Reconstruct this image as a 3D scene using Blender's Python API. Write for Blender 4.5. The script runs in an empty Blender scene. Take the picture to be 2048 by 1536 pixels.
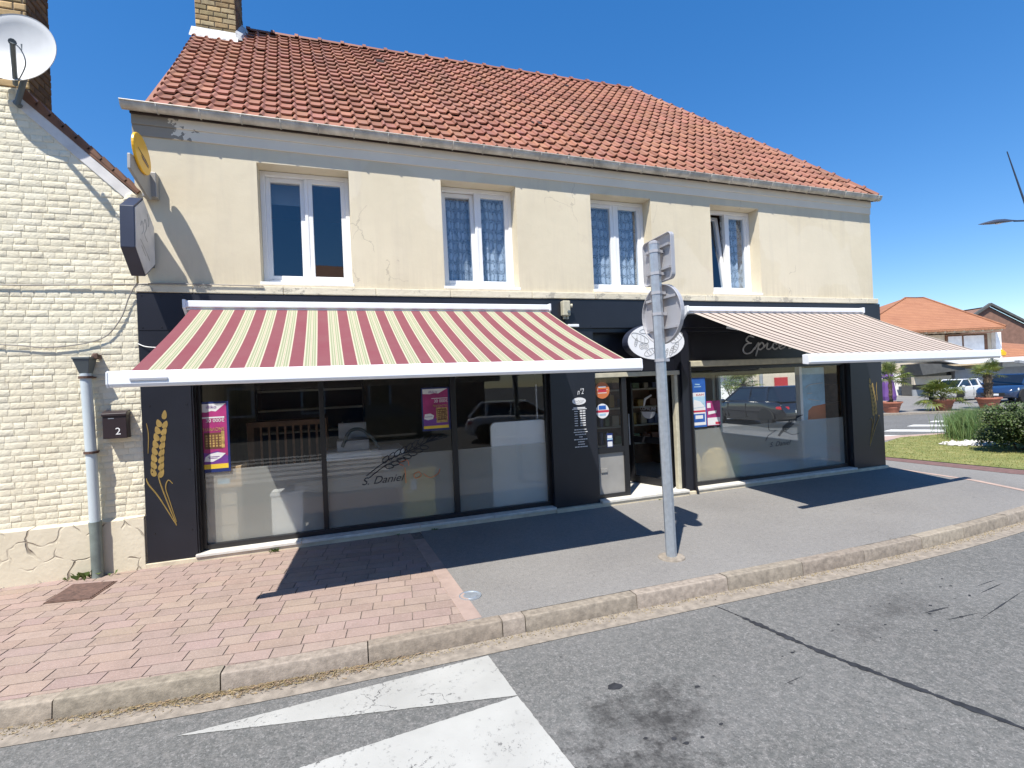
import bpy, bmesh, math, random
from mathutils import Vector, Matrix
random.seed(7)
R = math.radians
K = 1.14                      # metres per layout unit
SC = bpy.context.scene
COL = SC.collection

# ------------------------------------------------------------------ camera, sky, sun, exposure
YAW, PITCH, ROLL = 0.32354, 0.00263, -0.04413
CP = Vector((2.0546, -6.1525, 1.75))
_f = Vector((math.sin(YAW)*math.cos(PITCH), math.cos(YAW)*math.cos(PITCH), math.sin(PITCH)))
_r = Vector((math.cos(YAW), -math.sin(YAW), 0)); _u = _r.cross(_f)
CR = _r*math.cos(ROLL)+_u*math.sin(ROLL); CU = _u*math.cos(ROLL)-_r*math.sin(ROLL); CF = _f
cam = bpy.data.cameras.new('camera'); cam_o = bpy.data.objects.new('camera', cam); COL.objects.link(cam_o)
cam.sensor_width = 36; cam.lens = 978.217/2048*36; cam.clip_start = .05; cam.clip_end = 3000
cam_o.matrix_world = Matrix(((CR.x, CU.x, -CF.x, CP.x*K), (CR.y, CU.y, -CF.y, CP.y*K), (CR.z, CU.z, -CF.z, CP.z*K), (0, 0, 0, 1)))
SC.camera = cam_o
SUN = Vector((-.68, -.75, 1.8)).normalized()          # towards the sun
W = bpy.data.worlds.new('World'); SC.world = W; W.use_nodes = True
wn = W.node_tree; bg = wn.nodes['Background']
sky = wn.nodes.new('ShaderNodeTexSky'); sky.sky_type = 'NISHITA'; sky.sun_disc = False
sky.sun_elevation = math.asin(SUN.z); sky.sun_rotation = math.atan2(SUN.x, SUN.y)
sky.altitude = 0; sky.air_density = .92; sky.dust_density = .0; sky.ozone_density = 3.5
gm_ = wn.nodes.new('ShaderNodeGamma'); gm_.inputs[1].default_value = .73; hs_ = wn.nodes.new('ShaderNodeHueSaturation'); hs_.inputs['Saturation'].default_value = 1.54; hs_.inputs['Value'].default_value = 1.62; hs_.inputs['Hue'].default_value = .508
wn.links.new(sky.outputs[0], gm_.inputs[0]); wn.links.new(gm_.outputs[0], hs_.inputs['Color']); wn.links.new(hs_.outputs[0], bg.inputs[0]); bg.inputs[1].default_value = .1
sl = bpy.data.lights.new('sun', 'SUN'); sl.energy = 4.35; sl.angle = R(.5); sl.color = (1, .955, .88)
sun_o = bpy.data.objects.new('sun', sl); COL.objects.link(sun_o)
sun_o.rotation_euler = SUN.to_track_quat('Z', 'Y').to_euler()
SC.view_settings.view_transform = 'Standard'; SC.view_settings.look = 'None'
SC.view_settings.exposure = .82; SC.view_settings.gamma = 1
SC.cycles.transparent_max_bounces = 24; SC.cycles.max_bounces = 10

def ray(px, py):
    return CR*((px-1024)/978.217) - CU*((py-768)/978.217) + CF
def at_depth(px, py, d): return CP + ray(px, py)*d
def on_z(px, py, z=0):
    v = ray(px, py); return CP + v*((z-CP.z)/v.z)

# ------------------------------------------------------------------ materials
def nn(nt, t, **kw):
    n = nt.nodes.new(t)
    for k, v in kw.items(): setattr(n, k, v)
    return n
def newmat(name):
    m = bpy.data.materials.new(name); m.use_nodes = True
    nt = m.node_tree; b = nt.nodes['Principled BSDF']
    return m, nt, b
def coords(nt, scale=1.0, rot=0):
    tc = nn(nt, 'ShaderNodeTexCoord'); mp = nn(nt, 'ShaderNodeMapping')
    mp.inputs['Scale'].default_value = (scale/K,)*3
    mp.inputs['Rotation'].default_value = (0, 0, rot)
    nt.links.new(tc.outputs['Object'], mp.inputs[0]); return mp.outputs[0]
def noise(nt, co, scale, detail=4, rough=.55):
    n = nn(nt, 'ShaderNodeTexNoise'); n.inputs['Scale'].default_value = scale
    n.inputs['Detail'].default_value = detail; n.inputs['Roughness'].default_value = rough
    nt.links.new(co, n.inputs['Vector']); return n.outputs['Fac']
def ramp(nt, fac, stops, interp='LINEAR'):
    r = nn(nt, 'ShaderNodeValToRGB'); cr = r.color_ramp; cr.interpolation = interp
    full = lambda c: (*c, 1) if not isinstance(c, (int, float)) else (c, c, c, 1)
    cr.elements.remove(cr.elements[1]); cr.elements[0].position = stops[0][0]; cr.elements[0].color = full(stops[0][1])
    for p, c in stops[1:]: cr.elements.new(p).color = full(c)
    nt.links.new(fac, r.inputs[0]); return r.outputs[0]
def mixc(nt, fac, a, b, mode='MIX'):
    m = nn(nt, 'ShaderNodeMix', data_type='RGBA', blend_type=mode)
    for s, v in ((m.inputs[0], fac), (m.inputs[6], a), (m.inputs[7], b)):
        if hasattr(v, 'is_linked') or hasattr(v, 'links'): nt.links.new(v, s)
        elif isinstance(v, (int, float)): s.default_value = v
        else: s.default_value = (*v, 1)
    return m.outputs[2]
def mth(nt, op, a, b=0.0):
    m = nn(nt, 'ShaderNodeMath', operation=op)
    for s, v in ((m.inputs[0], a), (m.inputs[1], b)):
        if isinstance(v, (int, float)): s.default_value = v
        else: nt.links.new(v, s)
    return m.outputs[0]
def bump(nt, b, h, strength=.3, dist=.01):
    n = nn(nt, 'ShaderNodeBump'); n.inputs['Strength'].default_value = strength; n.inputs['Distance'].default_value = dist
    nt.links.new(h, n.inputs['Height']); nt.links.new(n.outputs[0], b.inputs['Normal'])
def mat(name, col, rough=.6, metal=0, spec=.5, var=.12, vs=3, bs=0, bst=.2, bd=.004, vcol=False, coat=0):
    m, nt, b = newmat(name)
    b.inputs['Roughness'].default_value = rough; b.inputs['Metallic'].default_value = metal
    b.inputs['Specular IOR Level'].default_value = spec; b.inputs['Coat Weight'].default_value = coat
    co = coords(nt)
    c = ramp(nt, noise(nt, co, vs, 6), [(.3, tuple(x*(1-var) for x in col)), (.7, tuple(min(1, x*(1+var)) for x in col))])
    if vcol:
        a = nn(nt, 'ShaderNodeVertexColor', layer_name='Col'); c = mixc(nt, 1.0, c, a.outputs[0], 'MULTIPLY')
    nt.links.new(c, b.inputs['Base Color'])
    if bs: bump(nt, b, noise(nt, co, bs, 5), bst, bd)
    return m

MT = {}
MT['pvc'] = mat('white_plastic', (.80, .80, .79), .35, var=.03)
MT['white_metal'] = mat('white_enamel', (.80, .81, .83), .3, var=.03, vs=6)
MT['black_panel'] = mat('black_cladding', (.012, .0135, .02), .38, var=.18, vs=2.5)
MT['black_frame'] = mat('black_aluminium', (.012, .012, .014), .35, var=.15)
MT['gold'] = mat('gold_paint', (.29, .195, .055), .5, var=.2, vs=14)
MT['white_vinyl'] = mat('white_vinyl', (.72, .72, .72), .5, var=.04)
MT['grey_vinyl'] = mat('pale_grey_lettering', (.62, .6, .58), .5, var=.06)
MT['dark_ink'] = mat('dark_vinyl_ink', (.02, .025, .035), .5, var=.1)
MT['orange_ink'] = mat('orange_vinyl', (.75, .2, .06), .5)
MT['stone'] = mat('pale_sill_stone', (.62, .59, .53), .6, var=.14, vs=9, bs=60, bst=.15)
MT['cream_stone'] = mat('cream_painted_base', (.60, .52, .38), .8, var=.2, vs=5, bs=30, bst=.4)
MT['zinc'] = mat('weathered_zinc', (.50, .465, .40), .5, .25, var=.35, vs=6)
MT['dark_wood'] = mat('dark_eaves_board', (.035, .022, .018), .7, var=.3)
MT['flashing'] = mat('white_flashing', (.48, .48, .465), .6, var=.35, vs=12, bs=20)
MT['steel'] = mat('galvanised_steel', (.42, .46, .50), .42, .55, var=.12, vs=20)
MT['sign_back'] = mat('grey_sign_back', (.43, .43, .45), .5, .3, var=.06)
MT['pvc_grey'] = mat('grey_plastic_pipe', (.50, .56, .58), .4, var=.06)
MT['dark_grey'] = mat('dark_grey_plastic', (.10, .12, .125), .5, var=.15)
MT['pipe_low'] = mat('dull_green_grey_iron', (.17, .2, .18), .5, var=.25, vs=7)
MT['rust'] = mat('rusty_iron', (.10, .055, .04), .8, var=.4, vs=22, bs=60)
MT['mailbox'] = mat('brown_black_enamel', (.03, .02, .022), .35, var=.1)
MT['dish'] = mat('white_dish_paint', (.60, .60, .585), .4, var=.07, vs=4)
MT['cable'] = mat('grey_cable', (.22, .2, .18), .6)
MT['white_cable'] = mat('white_cable', (.6, .6, .58), .5)
MT['beige'] = mat('beige_plastic', (.5, .46, .34), .5, var=.12, vs=14)
MT['yellow'] = mat('yellow_sign_plastic', (.80, .44, .02), .35, var=.05)
MT['grey_panel'] = mat('grey_sign_panel', (.30, .29, .27), .45, var=.12)
MT['navy'] = mat('navy_metal', (.03, .036, .06), .4, var=.15)
MT['sign_white'] = mat('dirty_white_sign_face', (.62, .6, .57), .5, var=.14, vs=6)
MT['sign_rim'] = mat('white_sign_face', (.78, .77, .75), .5, var=.05)
MT['rubber'] = mat('black_rubber', (.015, .015, .015), .8)
MT['chrome'] = mat('brushed_alloy', (.45, .46, .48), .3, .8)
MT['car_glass'] = mat('tinted_car_glass', (.01, .012, .015), .06, spec=1)
MT['car_black'] = mat('black_car_paint', (.012, .012, .015), .18, coat=1, var=.05)
MT['car_white'] = mat('white_car_paint', (.72, .72, .72), .25, coat=1, var=.03)
MT['car_blue'] = mat('blue_car_paint', (.014, .034, .09), .25, coat=1, var=.08)
MT['lamp_red'] = mat('red_lamp_plastic', (.4, .02, .02), .2)
MT['lamp_clear'] = mat('clear_lamp', (.7, .72, .74), .15)
MT['terracotta'] = mat('terracotta', (.42, .16, .10), .8, var=.2, vs=5)
MT['soil'] = mat('bark_soil', (.07, .05, .035), .9, bs=30)
MT['palm_trunk'] = mat('fibrous_trunk', (.12, .085, .055), .95, var=.4, vs=14, bs=20, bst=.6, bd=.02)
MT['purple'] = mat('purple_canvas', (.13, .055, .22), .8)
MT['render_white'] = mat('white_render', (.80, .79, .76), .9, var=.04)
MT['render_cream'] = mat('cream_render', (.58, .50, .38), .9, var=.1)
MT['brown_brick_far'] = mat('brown_brick', (.22, .12, .085), .9, var=.2)
MT['wood_trim'] = mat('brown_wood', (.16, .075, .04), .7, var=.25, vs=6)
MT['red_door'] = mat('red_door_paint', (.42, .03, .03), .5)
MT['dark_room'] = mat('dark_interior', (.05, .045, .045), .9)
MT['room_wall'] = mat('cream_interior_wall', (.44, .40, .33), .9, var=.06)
MT['floor_tile'] = mat('pale_floor_tile', (.36, .35, .34), .4, var=.08)
MT['shelf_wood'] = mat('brown_shelf_wood', (.18, .095, .05), .6, var=.25, vs=8)
MT['shelf_light'] = mat('light_shelf_edge', (.42, .38, .32), .6)
MT['cardboard'] = mat('cardboard', (.48, .33, .18), .9, var=.08)
MT['pedestal'] = mat('beige_melamine', (.55, .48, .38), .6, var=.05)
MT['bin_yellow'] = mat('yellow_bin_plastic', (.78, .56, .12), .5)
MT['sack'] = mat('yellow_paper_sack', (.58, .44, .19), .8, var=.35, vs=14, bs=14, bst=.8, bd=.03)
MT['sack_green'] = mat('green_bag', (.12, .33, .22), .7)
MT['pos_blue'] = mat('poster_blue', (.02, .10, .38), .5, var=.2, vs=8)
MT['pos_navy'] = mat('poster_navy_frame', (.015, .03, .14), .4)
MT['pos_mag'] = mat('poster_magenta', (.36, .03, .16), .5, var=.3, vs=6)
MT['pos_pur'] = mat('poster_purple', (.15, .04, .26), .5, var=.15)
MT['pos_yel'] = mat('poster_yellow', (.75, .52, .04), .5)
MT['pos_gold'] = mat('poster_gold', (.42, .28, .09), .5, var=.5, vs=30)
MT['pos_brown'] = mat('poster_brown', (.13, .05, .025), .6, var=.3, vs=30)
MT['pos_sky'] = mat('poster_pale_blue', (.36, .55, .68), .5, var=.2, vs=5)
MT['pos_red'] = mat('poster_red', (.5, .03, .06), .5)
MT['orange'] = mat('orange_print', (.55, .16, .05), .5, var=.15)
MT['chimney'] = mat('stock_brick', (.40, .31, .17), .9, var=.3, vs=10, bs=40, bst=.5, vcol=True)
MT['mortar'] = mat('dark_mortar', (.12, .10, .075), .95, bs=40)
MT['grey_slab'] = mat('grey_canopy', (.28, .29, .3), .6)
MT['white_slab'] = mat('white_canopy', (.75, .75, .74), .6)
MT['store_dark'] = mat('dark_shop_glass', (.02, .02, .022), .12, spec=.8)
MT['slate'] = mat('dark_roof_slate', (.085, .085, .08), .8, var=.2, vs=4)
MT['lamp_metal'] = mat('dark_grey_mast_paint', (.035, .045, .075), .45)
MT['gravel'] = mat('white_pebbles', (.6, .58, .56), .9, vcol=True)
MT['straw'] = mat('dry_straw', (.27, .215, .135), .9, vcol=True)
MT['tar'] = mat('tar_seam', (.022, .023, .026), .75, var=.5, vs=16, bs=50)
MT['red_paving'] = mat('dark_red_paving', (.16, .09, .08), .9, var=.2, vs=12, bs=60)
MT['beige_paving'] = mat('pink_beige_concrete', (.40, .29, .24), .9, var=.12, vs=6, bs=60)
MT['goods'] = mat('packaged_goods', (.5, .45, .4), .5, vcol=True)

def leaf_mat(name, c1, c2, trans=.25):
    m, nt, b = newmat(name); b.inputs['Roughness'].default_value = .55
    a = nn(nt, 'ShaderNodeVertexColor', layer_name='Col')
    co = coords(nt); c = ramp(nt, noise(nt, co, 5, 4), [(.3, c1), (.7, c2)])
    c = mixc(nt, 1.0, c, a.outputs[0], 'MULTIPLY'); nt.links.new(c, b.inputs['Base Color'])
    t = nn(nt, 'ShaderNodeBsdfTranslucent'); nt.links.new(c, t.inputs[0])
    mx = nn(nt, 'ShaderNodeMixShader'); mx.inputs[0].default_value = trans
    nt.links.new(b.outputs[0], mx.inputs[1]); nt.links.new(t.outputs[0], mx.inputs[2])
    nt.links.new(mx.outputs[0], nt.nodes['Material Output'].inputs[0]); return m
MT['palm_leaf'] = leaf_mat('palm_leaf', (.10, .14, .035), (.2, .23, .06))
MT['hedge_leaf'] = leaf_mat('hedge_leaf', (.035, .065, .018), (.075, .115, .03))
MT['reed'] = leaf_mat('ornamental_grass_blade', (.085, .16, .05), (.16, .24, .09))
MT['weed'] = leaf_mat('weed_leaf', (.08, .13, .03), (.14, .19, .05))
MT['tree_leaf'] = leaf_mat('tree_leaf', (.10, .16, .06), (.17, .23, .1))
MT['blade'] = leaf_mat('lawn_blade', (.14, .18, .045), (.30, .28, .10), .2)

def glass_mat(name, ior=1.9, tint=(.975, .985, .985)):
    m, nt, b = newmat(name); nt.nodes.remove(b)
    tr = nn(nt, 'ShaderNodeBsdfTransparent'); tr.inputs[0].default_value = (*tint, 1)
    gl = nn(nt, 'ShaderNodeBsdfGlossy'); gl.inputs['Roughness'].default_value = .004
    co = coords(nt); n = nn(nt, 'ShaderNodeBump'); n.inputs['Strength'].default_value = .04; n.inputs['Distance'].default_value = .01
    nt.links.new(noise(nt, co, 1.3, 1), n.inputs['Height']); nt.links.new(n.outputs[0], gl.inputs['Normal'])
    fr = nn(nt, 'ShaderNodeFresnel'); fr.inputs[0].default_value = ior
    mx = nn(nt, 'ShaderNodeMixShader'); ge = nn(nt, 'ShaderNodeNewGeometry')
    fac = mth(nt, 'MULTIPLY', fr.outputs[0], mth(nt, 'SUBTRACT', 1.0, ge.outputs['Backfacing']))
    nt.links.new(fac, mx.inputs[0]); nt.links.new(tr.outputs[0], mx.inputs[1]); nt.links.new(gl.outputs[0], mx.inputs[2])
    nt.links.new(mx.outputs[0], nt.nodes['Material Output'].inputs[0]); return m
MT['glass'] = glass_mat('shop_glass', 1.62)
MT['glass_up'] = glass_mat('window_glass', 2.2, (.85, .9, .95))

def film_mat():
    m, nt, b = newmat('frosted_film'); nt.nodes.remove(b)
    d = nn(nt, 'ShaderNodeBsdfDiffuse'); d.inputs[0].default_value = (.82, .81, .75, 1)
    t = nn(nt, 'ShaderNodeBsdfTranslucent'); t.inputs[0].default_value = (.75, .74, .68, 1)
    tr = nn(nt, 'ShaderNodeBsdfTransparent'); tr.inputs[0].default_value = (.95, .95, .95, 1)
    a = nn(nt, 'ShaderNodeMixShader'); a.inputs[0].default_value = .40
    c = nn(nt, 'ShaderNodeMixShader'); c.inputs[0].default_value = .69
    nt.links.new(d.outputs[0], a.inputs[1]); nt.links.new(t.outputs[0], a.inputs[2])
    nt.links.new(a.outputs[0], c.inputs[1]); nt.links.new(tr.outputs[0], c.inputs[2])
    nt.links.new(c.outputs[0], nt.nodes['Material Output'].inputs[0]); return m
MT['film'] = film_mat()

def lace_mat():
    m, nt, b = newmat('white_lace'); nt.nodes.remove(b)
    tc = nn(nt, 'ShaderNodeTexCoord'); sx = nn(nt, 'ShaderNodeSeparateXYZ'); nt.links.new(tc.outputs['Object'], sx.inputs[0])
    x = mth(nt, 'MULTIPLY', sx.outputs[0], 1/K); z = mth(nt, 'MULTIPLY', sx.outputs[2], 1/K)
    wv_ = noise(nt, coords(nt), 3.2, 2); x = mth(nt, 'ADD', x, mth(nt, 'MULTIPLY', wv_, .11)); z = mth(nt, 'ADD', z, mth(nt, 'MULTIPLY', noise(nt, coords(nt), 2.1, 2), .06))
    px = mth(nt, 'ABSOLUTE', mth(nt, 'SINE', mth(nt, 'MULTIPLY', x, math.pi/.062)))
    pz = mth(nt, 'ABSOLUTE', mth(nt, 'SINE', mth(nt, 'MULTIPLY', z, math.pi/.14)))
    dia = mth(nt, 'MULTIPLY', px, pz)
    co = coords(nt); v = nn(nt, 'ShaderNodeTexVoronoi', feature='DISTANCE_TO_EDGE'); v.inputs['Scale'].default_value = 38
    nt.links.new(co, v.inputs['Vector'])
    thread = mth(nt, 'LESS_THAN', v.outputs[0], .09)
    flower = mth(nt, 'GREATER_THAN', mth(nt, 'ADD', dia, mth(nt, 'MULTIPLY', noise(nt, co, 30, 2), .5)), .78)
    fac = mth(nt, 'MAXIMUM', mth(nt, 'MULTIPLY', thread, .62), mth(nt, 'MULTIPLY', flower, .85))
    fac = mth(nt, 'MAXIMUM', fac, .24)
    d = nn(nt, 'ShaderNodeBsdfDiffuse'); d.inputs[0].default_value = (.74, .76, .78, 1)
    t = nn(nt, 'ShaderNodeBsdfTransparent'); mx = nn(nt, 'ShaderNodeMixShader')
    nt.links.new(fac, mx.inputs[0]); nt.links.new(t.outputs[0], mx.inputs[1]); nt.links.new(d.outputs[0], mx.inputs[2])
    nt.links.new(mx.outputs[0], nt.nodes['Material Output'].inputs[0]); return m
MT['lace'] = lace_mat()

def plaster_mat():
    m, nt, b = newmat('cream_stucco'); b.inputs['Roughness'].default_value = .9; b.inputs['Specular IOR Level'].default_value = .2
    co = coords(nt)
    c = ramp(nt, noise(nt, co, 1.1, 6, .6), [(.3, (.61, .538, .395)), (.72, (.70, .62, .46))])
    st = nn(nt, 'ShaderNodeMapping'); st.inputs['Scale'].default_value = (7, 7, .5); nt.links.new(co, st.inputs[0])
    streak = ramp(nt, noise(nt, st.outputs[0], 1.0, 5), [(.52, 0), (.75, 1)])
    c = mixc(nt, mth(nt, 'MULTIPLY', streak, .38), c, (.50, .44, .35))
    blot = ramp(nt, noise(nt, co, 2.3, 8, .7), [(.62, 0), (.72, 1)])
    c = mixc(nt, mth(nt, 'MULTIPLY', blot, .34), c, (.50, .40, .32))
    sx2 = nn(nt, 'ShaderNodeSeparateXYZ'); nt.links.new(co, sx2.inputs[0])
    fine = nn(nt, 'ShaderNodeMapping'); fine.inputs['Scale'].default_value = (22, 22, 1.2); nt.links.new(co, fine.inputs[0])
    low = ramp(nt, sx2.outputs[2], [(2.95/6, 1), (3.35/6, 0)]) if False else ramp(nt, mth(nt, 'MULTIPLY', sx2.outputs[2], 1/6), [(2.95/6, 1), (3.4/6, 0)])
    run = mth(nt, 'MULTIPLY', low, ramp(nt, noise(nt, fine.outputs[0], 1, 5, .7), [(.40, 0), (.68, 1)]))
    c = mixc(nt, mth(nt, 'MULTIPLY', run, .34), c, (.40, .34, .26))
    patch = ramp(nt, noise(nt, co, .75, 3, .4), [(.565, 0), (.575, 1)])
    c = mixc(nt, mth(nt, 'MULTIPLY', patch, .22), c, (.74, .68, .56))
    pock = ramp(nt, noise(nt, co, 16, 2), [(.765, 0), (.785, 1)]); c = mixc(nt, mth(nt, 'MULTIPLY', pock, .45), c, (.33, .28, .22))
    # hairline cracks
    w = nn(nt, 'ShaderNodeTexVoronoi', feature='DISTANCE_TO_EDGE'); w.inputs['Scale'].default_value = .8
    wob = nn(nt, 'ShaderNodeTexNoise'); wob.inputs['Scale'].default_value = 3; wob.inputs['Detail'].default_value = 5; nt.links.new(co, wob.inputs[0])
    add = nn(nt, 'ShaderNodeVectorMath', operation='ADD'); sc = nn(nt, 'ShaderNodeVectorMath', operation='SCALE'); sc.inputs['Scale'].default_value = .5
    nt.links.new(wob.outputs['Color'], sc.inputs[0]); nt.links.new(co, add.inputs[0]); nt.links.new(sc.outputs[0], add.inputs[1]); nt.links.new(add.outputs[0], w.inputs['Vector'])
    crack = mth(nt, 'MULTIPLY', mth(nt, 'LESS_THAN', w.outputs[0], .0035), mth(nt, 'GREATER_THAN', noise(nt, co, .9, 2), .6))
    c = mixc(nt, mth(nt, 'MULTIPLY', crack, .30), c, (.2, .16, .13))
    nt.links.new(c, b.inputs['Base Color'])
    h = mth(nt, 'ADD', mth(nt, 'MULTIPLY', noise(nt, co, 90, 5, .7), .5), mth(nt, 'MULTIPLY', noise(nt, co, 9, 4), 1.2))
    bump(nt, b, h, .42, .007); return m
MT['plaster'] = plaster_mat()
def worn_band():
    m, nt, b = newmat('chipped_ledge_paint'); b.inputs['Roughness'].default_value = .9
    co = coords(nt)
    c = ramp(nt, noise(nt, co, 3, 6), [(.3, (.58, .52, .39)), (.7, (.66, .6, .47))])
    chip = ramp(nt, noise(nt, co, 5, 8, .72), [(.56, 0), (.6, 1)])
    c = mixc(nt, mth(nt, 'MULTIPLY', chip, .75), c, (.36, .33, .27)); nt.links.new(c, b.inputs['Base Color'])
    bump(nt, b, mth(nt, 'ADD', mth(nt, 'MULTIPLY', chip, -.6), noise(nt, co, 25, 6)), .6, .012); return m
MT['ledge'] = worn_band()
def cornice_mat():
    m, nt, b = newmat('grey_white_cornice_paint'); b.inputs['Roughness'].default_value = .9
    co = coords(nt)
    c = ramp(nt, noise(nt, co, 2, 6), [(.3, (.74, .67, .55)), (.7, (.80, .73, .60))])
    sx = nn(nt, 'ShaderNodeSeparateXYZ'); nt.links.new(co, sx.inputs[0])
    near = mth(nt, 'LESS_THAN', mth(nt, 'ADD', sx.outputs[0], mth(nt, 'MULTIPLY', noise(nt, co, 5, 6), 1.1)), .98-5.46)
    c = mixc(nt, near, c, (.30, .27, .22)); nt.links.new(c, b.inputs['Base Color'])
    bump(nt, b, noise(nt, co, 30, 5), .3, .006); return m
MT['cornice'] = cornice_mat()
def brick_paint():
    m, nt, b = newmat('cream_painted_brick'); b.inputs['Roughness'].default_value = .75; b.inputs['Specular IOR Level'].default_value = .3
    co = coords(nt)
    vc_ = nn(nt, 'ShaderNodeVertexColor', layer_name='Col')
    c = mixc(nt, 1.0, ramp(nt, noise(nt, co, 2.2, 6), [(.3, (.70, .64, .485)), (.7, (.78, .73, .575))]), vc_.outputs[0], 'MULTIPLY')
    d = ramp(nt, noise(nt, co, 7, 8, .7), [(.62, 0), (.74, 1)])
    c = mixc(nt, mth(nt, 'MULTIPLY', d, .45), c, (.36, .29, .21)); nt.links.new(c, b.inputs['Base Color'])
    bump(nt, b, mth(nt, 'ADD', noise(nt, co, 45, 5), mth(nt, 'MULTIPLY', noise(nt, co, 14, 4), 1.5)), .5, .012); return m
MT['brick_paint'] = brick_paint()
def crazy():
    m, nt, b = newmat('crazy_paving_plinth'); b.inputs['Roughness'].default_value = .85
    co = coords(nt)
    wob = nn(nt, 'ShaderNodeTexNoise'); wob.inputs['Scale'].default_value = 4; nt.links.new(co, wob.inputs[0])
    add = nn(nt, 'ShaderNodeVectorMath', operation='ADD'); sc = nn(nt, 'ShaderNodeVectorMath', operation='SCALE'); sc.inputs['Scale'].default_value = .18
    nt.links.new(wob.outputs['Color'], sc.inputs[0]); nt.links.new(co, add.inputs[0]); nt.links.new(sc.outputs[0], add.inputs[1])
    v = nn(nt, 'ShaderNodeTexVoronoi', feature='DISTANCE_TO_EDGE'); v.inputs['Scale'].default_value = 3.6; nt.links.new(add.outputs[0], v.inputs['Vector'])
    gate = ramp(nt, noise(nt, co, 2.6, 1), [(.47, 0), (.55, 1)])
    g = mth(nt, 'MULTIPLY', ramp(nt, v.outputs[0], [(.012, 1), (.035, 0)]), gate)
    c = ramp(nt, noise(nt, co, 3, 6), [(.3, (.60, .53, .39)), (.7, (.69, .62, .47))])
    d = ramp(nt, noise(nt, co, 6, 8, .7), [(.6, 0), (.75, 1)])
    c = mixc(nt, mth(nt, 'MULTIPLY', d, .5), c, (.36, .31, .24))
    c = mixc(nt, mth(nt, 'MULTIPLY', g, .75), c, (.20, .155, .11)); nt.links.new(c, b.inputs['Base Color'])
    bump(nt, b, mth(nt, 'ADD', mth(nt, 'MULTIPLY', g, -1.0), mth(nt, 'MULTIPLY', noise(nt, co, 20, 5), .25)), .8, .02); return m
MT['crazy'] = crazy()
def tile_mat():
    m, nt, b = newmat('clay_roof_tile'); b.inputs['Roughness'].default_value = .6; b.inputs['Specular IOR Level'].default_value = .35
    co = coords(nt); a = nn(nt, 'ShaderNodeVertexColor', layer_name='Col')
    c = ramp(nt, noise(nt, co, 1.2, 6), [(.3, (.285, .122, .076)), (.7, (.36, .168, .108))])
    c = mixc(nt, 1.0, c, a.outputs[0], 'MULTIPLY')
    d = ramp(nt, noise(nt, co, 14, 7, .7), [(.58, 0), (.75, 1)])
    c = mixc(nt, mth(nt, 'MULTIPLY', d, .35), c, (.16, .09, .06))
    d2 = ramp(nt, noise(nt, co, 1.7, 9, .75), [(.52, 0), (.72, 1)]); c = mixc(nt, mth(nt, 'MULTIPLY', d2, .38), c, (.17, .10, .075))
    rs = nn(nt, 'ShaderNodeMapping'); rs.inputs['Scale'].default_value = (5, .55, .55); nt.links.new(co, rs.inputs[0])
    c = mixc(nt, mth(nt, 'MULTIPLY', ramp(nt, noise(nt, rs.outputs[0], 1, 6, .65), [(.5, 0), (.7, 1)]), .32), c, (.15, .095, .07))
    d3 = ramp(nt, noise(nt, co, 28, 3, .6), [(.70, 0), (.74, 1)]); c = mixc(nt, mth(nt, 'MULTIPLY', d3, .5), c, (.42, .38, .30)); nt.links.new(c, b.inputs['Base Color'])
    bump(nt, b, noise(nt, co, 60, 4), .15, .004); return m
MT['tile'] = tile_mat()
def far_tile():
    m, nt, b = newmat('orange_roof_far'); b.inputs['Roughness'].default_value = .8
    co = coords(nt); br = nn(nt, 'ShaderNodeTexBrick')
    br.inputs['Color1'].default_value = (.29, .115, .058, 1); br.inputs['Color2'].default_value = (.35, .15, .08, 1); br.inputs['Mortar'].default_value = (.15, .055, .03, 1)
    br.inputs['Scale'].default_value = 1; br.inputs['Brick Width'].default_value = .25; br.inputs['Row Height'].default_value = .14; br.inputs['Mortar Size'].default_value = .016
    sx = nn(nt, 'ShaderNodeSeparateXYZ'); cb = nn(nt, 'ShaderNodeCombineXYZ'); nt.links.new(co, sx.inputs[0])
    nt.links.new(mth(nt, 'ADD', sx.outputs[0], sx.outputs[1]), cb.inputs[0]); nt.links.new(sx.outputs[2], cb.inputs[1])
    nt.links.new(cb.outputs[0], br.inputs[0])
    c = mixc(nt, mth(nt, 'MULTIPLY', noise(nt, co, .8, 6), .5), br.outputs[0], (.48, .23, .11)); nt.links.new(c, b.inputs['Base Color']); return m
MT['far_tile'] = far_tile()
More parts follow.
